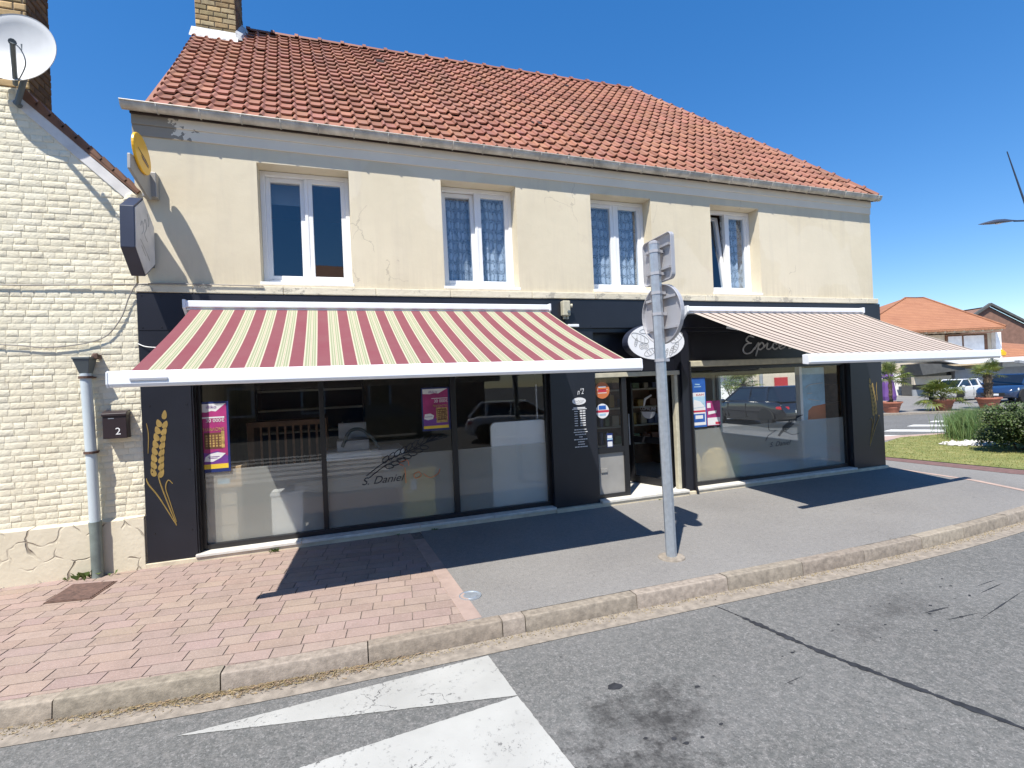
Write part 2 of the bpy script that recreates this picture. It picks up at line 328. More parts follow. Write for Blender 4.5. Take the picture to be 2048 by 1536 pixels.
def asphalt(name, c1, c2, agg, stain, gs=75, spots=()):
    m, nt, b = newmat(name); b.inputs['Roughness'].default_value = .85; b.inputs['Specular IOR Level'].default_value = .35
    co = coords(nt)
    c = ramp(nt, noise(nt, co, .7, 8, .6), [(.3, c1), (.7, c2)])
    v = nn(nt, 'ShaderNodeTexVoronoi', feature='F1'); v.inputs['Scale'].default_value = 60; nt.links.new(co, v.inputs['Vector'])
    sp = ramp(nt, noise(nt, co, gs, 4, .85), [(.53, 0), (.62, 1)])
    c = mixc(nt, mth(nt, 'MULTIPLY', sp, agg), c, (.36, .345, .33))
    dk = ramp(nt, noise(nt, co, gs*1.25, 4, .8), [(.36, 1), (.47, 0)])
    c = mixc(nt, mth(nt, 'MULTIPLY', dk, agg*1.1), c, (.03, .03, .03))
    c = mixc(nt, mth(nt, 'MULTIPLY', ramp(nt, noise(nt, co, 17, 6, .8), [(.46, 0), (.66, 1)]), agg*.75), c, (.30, .28, .262))
    c = mixc(nt, mth(nt, 'MULTIPLY', ramp(nt, noise(nt, co, 24, 5, .8), [(.34, 1), (.50, 0)]), agg*.6), c, (.06, .058, .055))
    wv = nn(nt, 'ShaderNodeMapping'); wv.inputs['Scale'].default_value = (.22, 1.5, 1); nt.links.new(co, wv.inputs[0])
    wear = ramp(nt, noise(nt, wv.outputs[0], 1, 6), [(.45, 0), (.75, 1)])
    c = mixc(nt, mth(nt, 'MULTIPLY', wear, stain*.7), c, (.20, .195, .19))
    s1 = ramp(nt, noise(nt, co, 1.4, 9, .72), [(.60, 0), (.74, 1)])
    c = mixc(nt, mth(nt, 'MULTIPLY', s1, stain), c, (.045, .043, .042))
    for (sx_, sy_, r0, ax, st) in spots:
        mp = nn(nt, 'ShaderNodeMapping'); mp.inputs['Location'].default_value = (-sx_*ax, -sy_, 0); mp.inputs['Scale'].default_value = (ax, 1, 0); nt.links.new(co, mp.inputs[0])
        ln = nn(nt, 'ShaderNodeVectorMath', operation='LENGTH'); nt.links.new(mp.outputs[0], ln.inputs[0])
        d = mth(nt, 'ADD', mth(nt, 'DIVIDE', ln.outputs['Value'], r0), mth(nt, 'MULTIPLY', noise(nt, co, 3.0, 10, .8), 3.0))
        c = mixc(nt, mth(nt, 'MULTIPLY', ramp(nt, d, [(.9/2, 1), (1.55/2, 0)]) if False else ramp(nt, mth(nt, 'MULTIPLY', d, .5), [(.70, 1), (1.0, 0)]), st), c, (.028, .027, .026))
    s2 = ramp(nt, noise(nt, co, 9, 2), [(.74, 0), (.78, 1)])
    c = mixc(nt, mth(nt, 'MULTIPLY', s2, .6), c, (.02, .02, .02))
    nt.links.new(c, b.inputs['Base Color'])
    bump(nt, b, mth(nt, 'ADD', v.outputs[0], noise(nt, co, 120, 3)), .5, .006); return m
MT['road'] = asphalt('road_asphalt', (.100, .101, .095), (.130, .131, .124), .5, .45, 62, ((3.56, -3.78, .5, .55, .85), (3.3, -4.15, .45, .6, .85), (5.9, -3.5, .45, .35, .45)))
MT['walk'] = asphalt('pavement_asphalt', (.18, .172, .162), (.235, .226, .212), .42, .3, 70)
def pavers():
    m, nt, b = newmat('pink_pavers'); b.inputs['Roughness'].default_value = .9; b.inputs['Specular IOR Level'].default_value = .2
    co = coords(nt, 1, R(8))
    at = nn(nt, 'ShaderNodeVertexColor', layer_name='Col')
    base = mixc(nt, 1.0, (.315, .238, .202), at.outputs[0], 'MULTIPLY')
    c = mixc(nt, mth(nt, 'MULTIPLY', ramp(nt, noise(nt, co, 1.1, 7), [(.4, 0), (.7, 1)]), .4), base, (.29, .22, .19))
    c = mixc(nt, mth(nt, 'MULTIPLY', ramp(nt, noise(nt, co, 60, 4, .7), [(.50, 0), (.66, 1)]), .45), c, (.42, .34, .295))
    c = mixc(nt, mth(nt, 'MULTIPLY', ramp(nt, noise(nt, co, 5, 8, .75), [(.48, 0), (.70, 1)]), .5), c, (.20, .155, .13))
    c = mixc(nt, mth(nt, 'MULTIPLY', ramp(nt, noise(nt, co, 11, 2), [(.75, 0), (.78, 1)]), .7), c, (.06, .045, .04))
    nt.links.new(c, b.inputs['Base Color'])
    bump(nt, b, mth(nt, 'ADD', noise(nt, co, 70, 4), mth(nt, 'MULTIPLY', noise(nt, co, 9, 4), 1.0)), .4, .006); return m
MT['pavers'] = pavers()
MT['joint'] = mat('sandy_joint', (.17, .135, .115), .95, var=.3, vs=20)
MT['paver_edge'] = mat('pink_edge_stone', (.335, .25, .212), .9, var=.14, vs=6, bs=60)
MT['kerb'] = mat('kerb_concrete', (.28, .24, .195), .9, var=.28, vs=22, bs=70, bst=.6, bd=.006, vcol=True)
MT['channel'] = mat('channel_concrete', (.25, .215, .175), .9, var=.3, vs=16, bs=70, bst=.6)
def paint_mat(name, wear, k=1.0):
    m, nt, b = newmat(name); b.inputs['Roughness'].default_value = .8
    co = coords(nt)
    c = ramp(nt, noise(nt, co, 2, 7), [(.3, (.335*k, .33*k, .305*k)), (.7, (.43*k, .425*k, .395*k))])
    chip = ramp(nt, noise(nt, co, 32, 8, .8), [(.60-wear, 0), (.64-wear, 1)])
    gate = ramp(nt, noise(nt, co, 2.4, 5), [(.44, 0), (.62, 1)])
    v = nn(nt, 'ShaderNodeTexVoronoi', feature='DISTANCE_TO_EDGE'); v.inputs['Scale'].default_value = 2.4
    wob = nn(nt, 'ShaderNodeTexNoise'); wob.inputs['Scale'].default_value = 6; wob.inputs['Detail'].default_value = 5; nt.links.new(co, wob.inputs[0])
    sc = nn(nt, 'ShaderNodeVectorMath', operation='SCALE'); sc.inputs['Scale'].default_value = .25; add = nn(nt, 'ShaderNodeVectorMath', operation='ADD')
    nt.links.new(wob.outputs['Color'], sc.inputs[0]); nt.links.new(co, add.inputs[0]); nt.links.new(sc.outputs[0], add.inputs[1]); nt.links.new(add.outputs[0], v.inputs['Vector'])
    crack = mth(nt, 'MULTIPLY', mth(nt, 'LESS_THAN', v.outputs[0], .0035), mth(nt, 'GREATER_THAN', noise(nt, co, 1.2, 2), .56))
    f = mth(nt, 'MAXIMUM', mth(nt, 'MULTIPLY', chip, gate), crack)
    c = mixc(nt, f, c, (.07, .068, .066)); nt.links.new(c, b.inputs['Base Color'])
    bump(nt, b, mth(nt, 'ADD', mth(nt, 'MULTIPLY', f, -1), mth(nt, 'MULTIPLY', noise(nt, co, 120, 3), .6)), .4, .004); return m
MT['paint'] = paint_mat('worn_road_paint', .03)
MT['paint2'] = paint_mat('road_paint', 0, 1.6)
def lawn_mat():
    m, nt, b = newmat('lawn'); b.inputs['Roughness'].default_value = .95
    co = coords(nt); c = ramp(nt, noise(nt, co, 3, 8, .7), [(.35, (.12, .15, .035)), (.55, (.22, .22, .07)), (.72, (.34, .29, .13))])
    nt.links.new(c, b.inputs['Base Color']); return m
MT['lawn'] = lawn_mat()
def stripes(name, stops, period, off):
    m, nt, b = newmat(name); b.inputs['Roughness'].default_value = .85; b.inputs['Specular IOR Level'].default_value = .15
    uv = nn(nt, 'ShaderNodeUVMap', uv_map='UVMap'); sx = nn(nt, 'ShaderNodeSeparateXYZ'); nt.links.new(uv.outputs[0], sx.inputs[0])
    f = mth(nt, 'FRACT', mth(nt, 'DIVIDE', mth(nt, 'ADD', sx.outputs[0], off), period))
    c = ramp(nt, f, stops, 'CONSTANT')
    co = coords(nt); c = mixc(nt, mth(nt, 'MULTIPLY', noise(nt, co, 4, 6), .22), c, (.30, .26, .22), 'MIX')
    nt.links.new(c, b.inputs['Base Color'])
    t = nn(nt, 'ShaderNodeBsdfTranslucent'); nt.links.new(c, t.inputs[0]); mx = nn(nt, 'ShaderNodeMixShader'); mx.inputs[0].default_value = .12
    nt.links.new(b.outputs[0], mx.inputs[1]); nt.links.new(t.outputs[0], mx.inputs[2]); nt.links.new(mx.outputs[0], nt.nodes['Material Output'].inputs[0])
    bump(nt, b, noise(nt, co, 160, 2), .1, .002); return m
red, crm, grn, brn = (.225, .056, .075), (.55, .50, .37), (.30, .335, .20), (.24, .15, .08)
MT['awn_red'] = stripes('crimson_striped_canvas', [(0, red), (.485, crm), (.545, grn), (.62, crm), (.645, grn), (.70, crm), (.735, brn), (.75, crm), (.785, grn), (.84, crm), (.865, grn), (.935, crm), (.99, red)], .2105, 0)
pk, lt, bw = (.50, .40, .345), (.60, .53, .45), (.075, .048, .04)
MT['awn_brown'] = stripes('brown_striped_canvas', [(0, lt), (.14, pk), (.5, lt), (.62, bw), (.98, lt)], .157, 0)

# ------------------------------------------------------------------ mesh builder
ORG = {}
class MB:
    def __init__(s, local=False): s.v = []; s.f = []; s.m = []; s.c = []; s.local = local
    def add(s, vs, fs, mi=0, col=(1, 1, 1)):
        o = len(s.v); s.v += [tuple(v) for v in vs]
        for f in fs: s.f.append([i+o for i in f]); s.m.append(mi); s.c.append(col)
    def box(s, x0, x1, y0, y1, z0, z1, mi=0, col=(1, 1, 1)):
        s.add([(x0, y0, z0), (x1, y0, z0), (x1, y1, z0), (x0, y1, z0), (x0, y0, z1), (x1, y0, z1), (x1, y1, z1), (x0, y1, z1)],
              [(0, 3, 2, 1), (4, 5, 6, 7), (0, 1, 5, 4), (1, 2, 6, 5), (2, 3, 7, 6), (3, 0, 4, 7)], mi, col)
        return s
    def hexa(s, p, mi=0, col=(1, 1, 1)):     # 8 points: bottom ring then top ring
        s.add(p, [(0, 3, 2, 1), (4, 5, 6, 7), (0, 1, 5, 4), (1, 2, 6, 5), (2, 3, 7, 6), (3, 0, 4, 7)], mi, col); return s
    def prism(s, pts, off, mi=0, col=(1, 1, 1)):   # polygon pts extruded by off
        n = len(pts); off = Vector(off); a = [Vector(p) for p in pts]; b = [p+off for p in a]
        s.add(a+b, [tuple(range(n-1, -1, -1)), tuple(range(n, 2*n))]+[(i, (i+1) % n, n+(i+1) % n, n+i) for i in range(n)], mi, col); return s
    def tube(s, path, r, n=8, mi=0, col=(1, 1, 1), cap=True):
        P = [Vector(p) for p in path]; rs = r if isinstance(r, (list, tuple)) else [r]*len(P)
        rings = []; prev = None
        for i, p in enumerate(P):
            t = (P[min(i+1, len(P)-1)]-P[max(i-1, 0)]).normalized()
            up = Vector((0, 0, 1)) if abs(t.z) < .9 else Vector((0, 1, 0))
            if prev is None: a = t.cross(up).normalized()
            else: a = (prev-t*prev.dot(t)).normalized()
            prev = a; b = t.cross(a)
            rings.append([p+(a*math.cos(2*math.pi*k/n)+b*math.sin(2*math.pi*k/n))*rs[i] for k in range(n)])
        vs = [v for rg in rings for v in rg]; fs = []
        for i in range(len(P)-1):
            for k in range(n): fs.append((i*n+k, i*n+(k+1) % n, (i+1)*n+(k+1) % n, (i+1)*n+k))
        if cap: fs += [tuple(range(n-1, -1, -1)), tuple(range((len(P)-1)*n, len(P)*n))]
        s.add(vs, fs, mi, col); return s
    def lathe(s, c, prof, n=20, axis=(0, 0, 1), mi=0, col=(1, 1, 1), cap=True):
        c = Vector(c); ax = Vector(axis).normalized()
        a = ax.orthogonal().normalized(); b = ax.cross(a)
        vs = []; fs = []
        for r, h in prof:
            for k in range(n): vs.append(c+ax*h+(a*math.cos(2*math.pi*k/n)+b*math.sin(2*math.pi*k/n))*r)
        for i in range(len(prof)-1):
            for k in range(n): fs.append((i*n+k, i*n+(k+1) % n, (i+1)*n+(k+1) % n, (i+1)*n+k))
        if cap: fs += [tuple(range(n-1, -1, -1)), tuple(range((len(prof)-1)*n, len(prof)*n))]
        s.add(vs, fs, mi, col); return s
    def text(s, txt, org, xd, yd, width=None, size=.1, depth=.002, mi=0, shear=0, align='LEFT'):
        cu = bpy.data.curves.new('t', 'FONT'); cu.body = txt; cu.size = 1; cu.extrude = 0; cu.shear = shear
        o = bpy.data.objects.new('t', cu); me = bpy.data.meshes.new_from_object(o)
        xs = [v.co.x for v in me.vertices]; w = max(xs)-min(xs); k = size if width is None else width/w
        x0 = min(xs)+(w/2 if align == 'CENTER' else 0)
        xd = Vector(xd).normalized(); yd = Vector(yd).normalized(); nd = xd.cross(yd); o3 = Vector(org)
        ky = size if width is None else max(size, 0) or k
        n = len(me.vertices)
        front = [o3+xd*((v.co.x-x0)*k)+yd*(v.co.y*ky)+nd*depth for v in me.vertices]
        s.add(front, [tuple(p.vertices) for p in me.polygons], mi)
        bpy.data.objects.remove(o); bpy.data.curves.remove(cu); bpy.data.meshes.remove(me); return s
    def build(s, name, mats, parent=None, bevel=0, smooth=False, uv=None, seg=2, sub=0):
        org = Vector((0, 0, 0))
        if parent is not None: org = ORG.get(parent.name, org)
        me = bpy.data.meshes.new(name)
        vv = [((v[0]-(0 if s.local else org.x))*K, (v[1]-(0 if s.local else org.y))*K, (v[2]-(0 if s.local else org.z))*K) for v in s.v]
        me.from_pydata(vv, [], s.f)
        if not isinstance(mats, (list, tuple)): mats = [mats]
        for m in mats: me.materials.append(MT[m])
        me.polygons.foreach_set('material_index', s.m)
        if any(c != (1, 1, 1) for c in s.c) or any('vcol' for m in mats if m in VC):
            at = me.color_attributes.new('Col', 'FLOAT_COLOR', 'CORNER'); buf = []
            for f, c in zip(s.f, s.c): buf += [c[0], c[1], c[2], 1.0]*len(f)
            at.data.foreach_set('color', buf)
        if uv:
            l = me.uv_layers.new(name='UVMap')
            for lp in me.loops: l.data[lp.index].uv = uv[lp.vertex_index]
        me.validate(); me.update()
        if smooth:
            me.polygons.foreach_set('use_smooth', [True]*len(me.polygons))
            try: me.set_sharp_from_angle(angle=R(smooth if smooth > 1 else 40))
            except Exception: pass
        o = bpy.data.objects.new(name, me); COL.objects.link(o)
        if parent is not None: o.parent = parent; ORG[o.name] = org
        if bevel:
            b = o.modifiers.new('bevel', 'BEVEL'); b.width = bevel*K; b.segments = seg; b.limit_method = 'ANGLE'; b.angle_limit = R(35); b.harden_normals = False
        if sub:
            b = o.modifiers.new('sub', 'SUBSURF'); b.levels = sub; b.render_levels = sub
        return o
VC = {'pavers', 'brick_paint', 'tile', 'chimney', 'kerb', 'gravel', 'straw', 'palm_leaf', 'hedge_leaf', 'reed', 'weed', 'tree_leaf', 'blade', 'goods'}
def tag(o, label, cat, group=None):
    o['label'] = label; o['category'] = cat
    if group: o['group'] = group
    return o
def struct(o): o['kind'] = 'structure'; return o
def stuff(o, label=None):
    o['kind'] = 'stuff'
    return o
def thing(name, label, cat, loc=(0, 0, 0), group=None, rot=0):
    o = bpy.data.objects.new(name, None); COL.objects.link(o); o.empty_display_size = .1
    o.location = Vector(loc)*K; o.rotation_euler = (0, 0, rot); ORG[o.name] = Vector(loc)
    return tag(o, label, cat, group)
def dup(root, loc, rot, label, scale=None):
    r = root.copy(); COL.objects.link(r); r.location = Vector(loc)*K; r.rotation_euler = (0, 0, rot); r['label'] = label
    if scale: r.scale = (scale,)*3
    for ch in [c for c in bpy.data.objects if c.parent == root]:
        c2 = ch.copy(); COL.objects.link(c2); c2.parent = r
        for g in [c for c in bpy.data.objects if c.parent == ch]:
            d = g.copy(); COL.objects.link(d); d.parent = c2
    return r
def strokes(mb, lines, y, r=.004, mi=0, cyclic=False):
    for l in lines: mb.tube([(x, y, z) for x, z in l], r, 5, mi)
def catmull(p, n=6):
    out = []; q = [p[0]]+list(p)+[p[-1]]
    for i in range(1, len(q)-2):
        for k in range(n):
            t = k/n; out.append(tuple(.5*((2*q[i][j])+(-q[i-1][j]+q[i+1][j])*t+(2*q[i-1][j]-5*q[i][j]+4*q[i+1][j]-q[i+2][j])*t*t+(-q[i-1][j]+3*q[i][j]-3*q[i+1][j]+q[i+2][j])*t**3) for j in range(len(p[0]))))
    out.append(tuple(p[-1])); return out
U = random.uniform

# ------------------------------------------------------------------ ground, road, pavement
RZ = -.12
g = MB(); n = 24
g.add([(-400, -400, RZ), (400, -400, RZ), (400, 400, RZ), (-400, 400, RZ)], [(0, 1, 2, 3)])
struct(g.build('road', 'road'))
KP = catmull([(-9, -1.6), (-5, -1.95), (-1.5, -2.33), (.06, -2.48), (1.2, -2.59), (2.1, -2.635), (4.2, -2.67), (6.5, -2.71), (8.0, -2.68), (9.6, -2.56), (11.5, -2.36), (13.5, -2.35), (16, -2.9), (19, -4.6), (22, -7.5)], 12)
def resample(P, step):
    d = [0]
    for a, b in zip(P, P[1:]): d.append(d[-1]+math.dist(a, b))
    out = []; i = 0; t = 0
    while t < d[-1]:
        while d[i+1] < t: i += 1
        k = (t-d[i])/(d[i+1]-d[i]); out.append((P[i][0]+(P[i+1][0]-P[i][0])*k, P[i][1]+(P[i+1][1]-P[i][1])*k)); t += step
    return out
KR = resample(KP, .06)
def offset(P, d):
    out = []
    for i, p in enumerate(P):
        a = P[max(i-1, 0)]; b = P[min(i+1, len(P)-1)]; t = Vector((b[0]-a[0], b[1]-a[1])).normalized()
        out.append((p[0]-t.y*d, p[1]+t.x*d))
    return out
KI = offset(KR, .10)
# pavement sheet (asphalt) bounded by inner kerb line
inner = KI
pv = MB()
def slab(mb, poly, z, mi=0, drop=None):
    mb.add([(x, y, z) for x, y in poly], [tuple(range(len(poly)))], mi)
i0 = min(range(len(inner)), key=lambda i: abs(inner[i][0]-2.82)); i1 = min(range(len(inner)), key=lambda i: abs(inner[i][0]-12.9))
pv.add([(x, y, 0) for x, y in inner[i0:]]+[(26, -9, 0), (26, .4, 0), (18.5, 1.9, 0), (15.2, 2.8, 0), (14.2, 3.0, 0), (13.4, 14, 0), (2.82, 14, 0)], [tuple(range(len(inner)-i0+7))])
struct(pv.build('pavement', 'walk'))
FOOT = [(-9, 3, 0)]+[(x, y, 0) for x, y in inner[:i0+1]]+[(2.82, 3, 0)]
pl = MB(); pl.add([(x, y, -.005) for x, y, z in FOOT], [tuple(range(len(FOOT)))])
struct(pl.build('footway_bed', 'joint'))
def clip(sub, q):                      # part of polygon sub inside convex quad q
    out = sub
    for (x0, y0), (x1, y1) in zip(q, q[1:]+q[:1]):
        ins = lambda p: (x1-x0)*(p[1]-y0)-(y1-y0)*(p[0]-x0) >= 0
        new = []
        for p, r_ in zip(out, out[1:]+out[:1]):
            a, b = ins(p), ins(r_)
            if a: new.append(p)
            if a != b:
                d1 = (x1-x0)*(p[1]-y0)-(y1-y0)*(p[0]-x0); d2 = (x1-x0)*(r_[1]-y0)-(y1-y0)*(r_[0]-x0); t = d1/(d1-d2); new.append((p[0]+(r_[0]-p[0])*t, p[1]+(r_[1]-p[1])*t))
        out = new
        if len(out) < 3: return []
    return out
CLP = [(-6, .02)]+[(x, y) for x, y in inner[:i0+1] if x > -6]+[(2.82, -2.55), (2.70, .02)]
CLP = [(x, y) for x, y in CLP if not (x > 2.82)]
pvr = MB(); ca, sa = math.cos(R(-7)), math.sin(R(-7)); v = -3.4
while v < 1.2:
    u = -7.5-U(0, .3); rh = .136
    while u < 4.2:
        l = random.choice((.20, .25, .25, .30, .30)); g_ = .0035
        q = [(u+g_+U(0, .003), v+g_), (u+l-g_, v+g_+U(0, .002)), (u+l-g_-U(0, .003), v+rh-g_), (u+g_, v+rh-g_-U(0, .002))]
        q = [(x*ca-y*sa, x*sa+y*ca) for x, y in q]; u += l
        if max(p[1] for p in q) < -2.8 or min(p[1] for p in q) > .03 or min(p[0] for p in q) > 2.85: continue
        c_ = clip(CLP, q)
        if len(c_) < 3: continue
        sh = U(.92, 1.07)*(.84 if random.random() < .04 else 1); z = U(-.0012, .0012); col = (sh, sh*U(.95, 1.02), sh*U(.93, 1.03))
        pvr.prism([(x, y, z-.006) for x, y in c_], (U(0, .0), 0, .006), 0, col)
    v += rh
struct(pvr.build('paved_footway', 'pavers', bevel=.0018, seg=1))
ed = MB()
for k in range(5):
    y0 = -.36-k*.435; y1 = y0-.43; xx = lambda y: 2.70+(-y-.4)*.055
    ed.hexa([(xx(y0), y0, -.02), (xx(y0)+.13, y0, -.02), (xx(y1)+.13, y1, -.02), (xx(y1), y1, -.02), (xx(y0), y0, .005), (xx(y0)+.13, y0, .005), (xx(y1)+.13, y1, .005), (xx(y1), y1, .005)])
struct(ed.build('pavement_edging', 'paver_edge', bevel=.004))
# kerb stones: rounded profile swept along the path, one block per stone
kb = MB(); prof = [(.102, -.2), (.102, 0), (.016, .002), (.006, -.003), (.001, -.014), (-.009, -.13), (-.01, -.2)]
cuts = [i for i in range(0, len(KR)-2, 15)]
stone_x = [-8.9, -7.9, -6.9, -5.9, -4.9, -3.9, -2.9, -1.9, -.7, .31, 1.19, 2.12, 3.06, 3.28, 4.2, 5.09, 5.94, 6.75, 7.57, 8.3, 9.2, 10.1, 11, 11.9, 12.8, 13.7, 14.6, 15.5, 16.4, 17.3, 18.2, 19, 19.7, 20.4, 21.1]
def at_x(x): return min(range(len(KR)), key=lambda i: abs(KR[i][0]-x))
for a, b in zip(stone_x, stone_x[1:]):
    ia, ib = at_x(a), at_x(b); idx = list(range(ia, ib+1)); sh = U(.86, 1.08); col = (sh, sh*U(.97, 1.01), sh*U(.94, 1.0))
    base = len(kb.v); dz = U(-.004, .004)
    pts = []
    for q, i in enumerate(idx):
        p = Vector(KR[i]); pn = Vector(KR[min(i+1, len(KR)-1)]); pp = Vector(KR[max(i-1, 0)]); t = (pn-pp).normalized(); nrm = Vector((-t.y, t.x))
        if q == 0: p = p+t*.004
        if q == len(idx)-1: p = p-t*.004
        for o, h in prof: pts.append((p.x+nrm.x*o, p.y+nrm.y*o, h+dz+U(-.0012, .0012)))
    m = len(prof); fs = []
    for q in range(len(idx)-1):
        for k in range(m-1): fs.append((q*m+k, q*m+k+1, (q+1)*m+k+1, (q+1)*m+k))
    fs += [tuple(range(m-1, -1, -1)), tuple(range((len(idx)-1)*m, len(idx)*m))]
    kb.add(pts, fs, 0, col)
struct(kb.build('kerb', 'kerb', smooth=24))
ch = MB(); A = offset(KR, .02); B = offset(KR, -.185); nA = len(A)
ch.add([(x, y, RZ+.006) for x, y in A]+[(x, y, RZ+.004) for x, y in B], [(i, i+1, nA+i+1, nA+i) for i in range(nA-1)])
struct(ch.build('gutter_channel', 'channel'))
# hidden earth under the pavement edge so that joints are not see-through
# road markings
mk = MB()
def flat(mb, pts, z, mi=0): mb.add([(x, y, z) for x, y in pts], [tuple(range(len(pts)))], mi)
def rag(a, b, n, amp):
    out = []
    for k in range(n):
        t = k/n; w = 0 if k == 0 else amp; out.append((a[0]+(b[0]-a[0])*t+U(-w, w), a[1]+(b[1]-a[1])*t+U(-w, w)))
    return out
def ragpoly(p, amp=.0022, d=.02):
    out = []
    for a, b in zip(p, p[1:]+p[:1]): out += rag(a, b, max(2, int(math.dist(a, b)/d)), amp)
    return out
flat(mk, ragpoly([(1.07, -2.95), (2.9, -2.85), (2.945, -3.34)]), RZ+.004)
flat(mk, ragpoly([(2.945, -3.345), (3.02, -3.97), (3.16, -5.3), (.9, -4.9), (1.0, -3.9), (1.75, -3.46)]), RZ+.004)
struct(mk.build('road_marking', 'paint'))
zs = MB()
starts = [(15.4, 3.75), (17.15, 4.22), (18.9, 4.68), (20.62, 5.1), (22.45, 5.55)]
for sx, sy in starts:
    dx, dy = .69, -.724; w = .62
    flat(zs, [(sx, sy), (sx+dx*3.6, sy+dy*3.6), (sx+dx*3.6+w, sy+dy*3.6+w*.3), (sx+w, sy+w*.3)], RZ+.004)
struct(zs.build('zebra_crossing', 'paint2'))
zr = MB()      # crossing on the near road, seen mirrored in the shop glass
for k in range(6): flat(zr, [(-1.5, -5.4-k*.8), (2.9, -5.5-k*.8), (2.9, -5.95-k*.8), (-1.5, -5.85-k*.8)], RZ+.004)
struct(zr.build('road_crossing', 'paint2'))
ct = MB(); L = catmull([(4.80, -2.82), (4.85, -3.02), (4.90, -3.3), (4.98, -3.7), (5.10, -4.1), (5.26, -4.6), (5.5, -5.6), (5.9, -7.2)], 30)
vs = []; fs = []
for i, (x, y) in enumerate(L):
    w = (.005 if y > -3.12 else .021)*(1+.35*math.sin(i*.37)+.25*math.sin(i*1.3)); vs += [(x-w+U(-.003, .003), y, RZ+.003), (x+w+U(-.003, .003), y, RZ+.003)]
    if i: fs.append((2*i-2, 2*i-1, 2*i+1, 2*i))
ct.add(vs, fs); struct(ct.build('tar_seam', 'tar'))
# dark spots and oil stain on the road surface as thin deposits
sp = MB()
def blob(mb, x, y, r, z, e=1):
    n = 11; mb.add([(x+r*e*U(.7, 1.2)*math.cos(k*2*math.pi/n), y+r*U(.7, 1.2)*math.sin(k*2*math.pi/n), z) for k in range(n)], [tuple(range(n))])
c = on_z(1228, 1373, RZ); blob(sp, c.x, c.y, .035, RZ+.002, 1.5)
for _ in range(26):
    a = U(-.1, 1); c = (3.6+a*3.5+U(-.25, .25), -3.9+a*.6+U(-.3, .3)); blob(sp, c[0], c[1], U(.004, .012), RZ+.002, 1.6)
for (p0, p1, w_) in (((2046, 1182), (1962, 1238), .006), ((2006, 1166), (1962, 1186), .008), ((1990, 1160), (1955, 1172), .005), ((1898, 1214), (1850, 1226), .012), ((1958, 1226), (1895, 1240), .006), ((1600, 1355), (1570, 1368), .004)):
    a, b = on_z(*p0, RZ), on_z(*p1, RZ); n = 14; d = (b-a); nr = Vector((-d.y, d.x, 0)).normalized(); L_ = [a.lerp(b, k/n) for k in range(n+1)]
    vs = []
    for k, p in enumerate(L_): ww = w_*U(.3, 1)*math.sin(math.pi*(k+.5)/(n+1)); vs += [p+nr*ww+Vector((0, 0, .002)), p-nr*ww+Vector((0, 0, .002))]
    sp.add(vs, [(2*k, 2*k+1, 2*k+3, 2*k+2) for k in range(n)])
struct(sp.build('road_stain', 'tar'))
# far square: pale kerb, strips near the lawn
sq = MB(); flat(sq, [(12.9, 1.95), (15.0, 2.4), (17.0, 2.12), (17.3, 2.3), (15.2, 2.82), (12.9, 2.75)], .006)
struct(sq.build('side_pavement', 'beige_paving'))
fk = MB(); fk.prism([(15, 11.0, RZ-.05), (22.3, 7.75, RZ-.05), (25, 6.55, RZ-.05), (36, 1.6, RZ-.05), (36.1, 1.8, RZ-.05), (25.1, 6.8, RZ-.05), (22.4, 8.0, RZ-.05), (15.1, 11.25, RZ-.05)], (0, 0, .12))
struct(fk.build('far_kerb', 'kerb'))
fs_ = MB(); flat(fs_, [(15.1, 11.25), (22.4, 8.0), (25.1, 6.8), (36.1, 1.8), (60, 1), (60, 40), (15, 40)], RZ+.05)
struct(fs_.build('square', 'walk'))
rp = MB(); flat(rp, [(11.72, .85), (12.02, .95), (12.38, -1.2), (12.7, -2.1), (12.3, -2.1), (11.95, -1.3)], .004)
struct(rp.build('red_paving_strip', 'red_paving'))
wl = MB(); flat(wl, [(11.02, .0), (11.1, .0), (11.03, -1.35), (10.72, -2.3), (10.63, -2.28), (10.94, -1.33)], .004)
struct(wl.build('pavement_joint_strip', 'beige_paving'))
# lawn
LP = [(12.05, .95), (12.25, -.2), (12.42, -1.2), (12.85, -2.15), (14, -2.2), (17, -2.9), (19.5, .3), (17.4, 2.15), (15.2, 2.45), (13.2, 1.75)]
lw = MB(); flat(lw, LP, .012); struct(lw.build('lawn_ground', 'lawn'))
def inpoly(x, y, P):
    c = False
    for (x0, y0), (x1, y1) in zip(P, P[1:]+P[:1]):
        if (y0 > y) != (y1 > y) and x < (x1-x0)*(y-y0)/(y1-y0)+x0: c = not c
    return c
gb = MB(); k = 0
while k < 16000:
    x = U(12, 18.5); y = U(-2.6, 2.4)
    if not inpoly(x, y, LP): continue
    k += 1; a = U(0, 6.28); h = U(.015, .04); w = .004; d = h*.6; sh = U(.7, 1.25)
    gb.add([(x-w*math.cos(a), y-w*math.sin(a), .012), (x+w*math.cos(a), y+w*math.sin(a), .012), (x+d*math.sin(a), y+d*math.cos(a), .012+h)], [(0, 1, 2)], 0, (sh*U(.9, 1.2), sh, sh*.9))
o = gb.build('lawn_grass', 'blade'); stuff(o); o['label'] = 'short dry lawn grass on the island right of the shop'; o['category'] = 'grass'
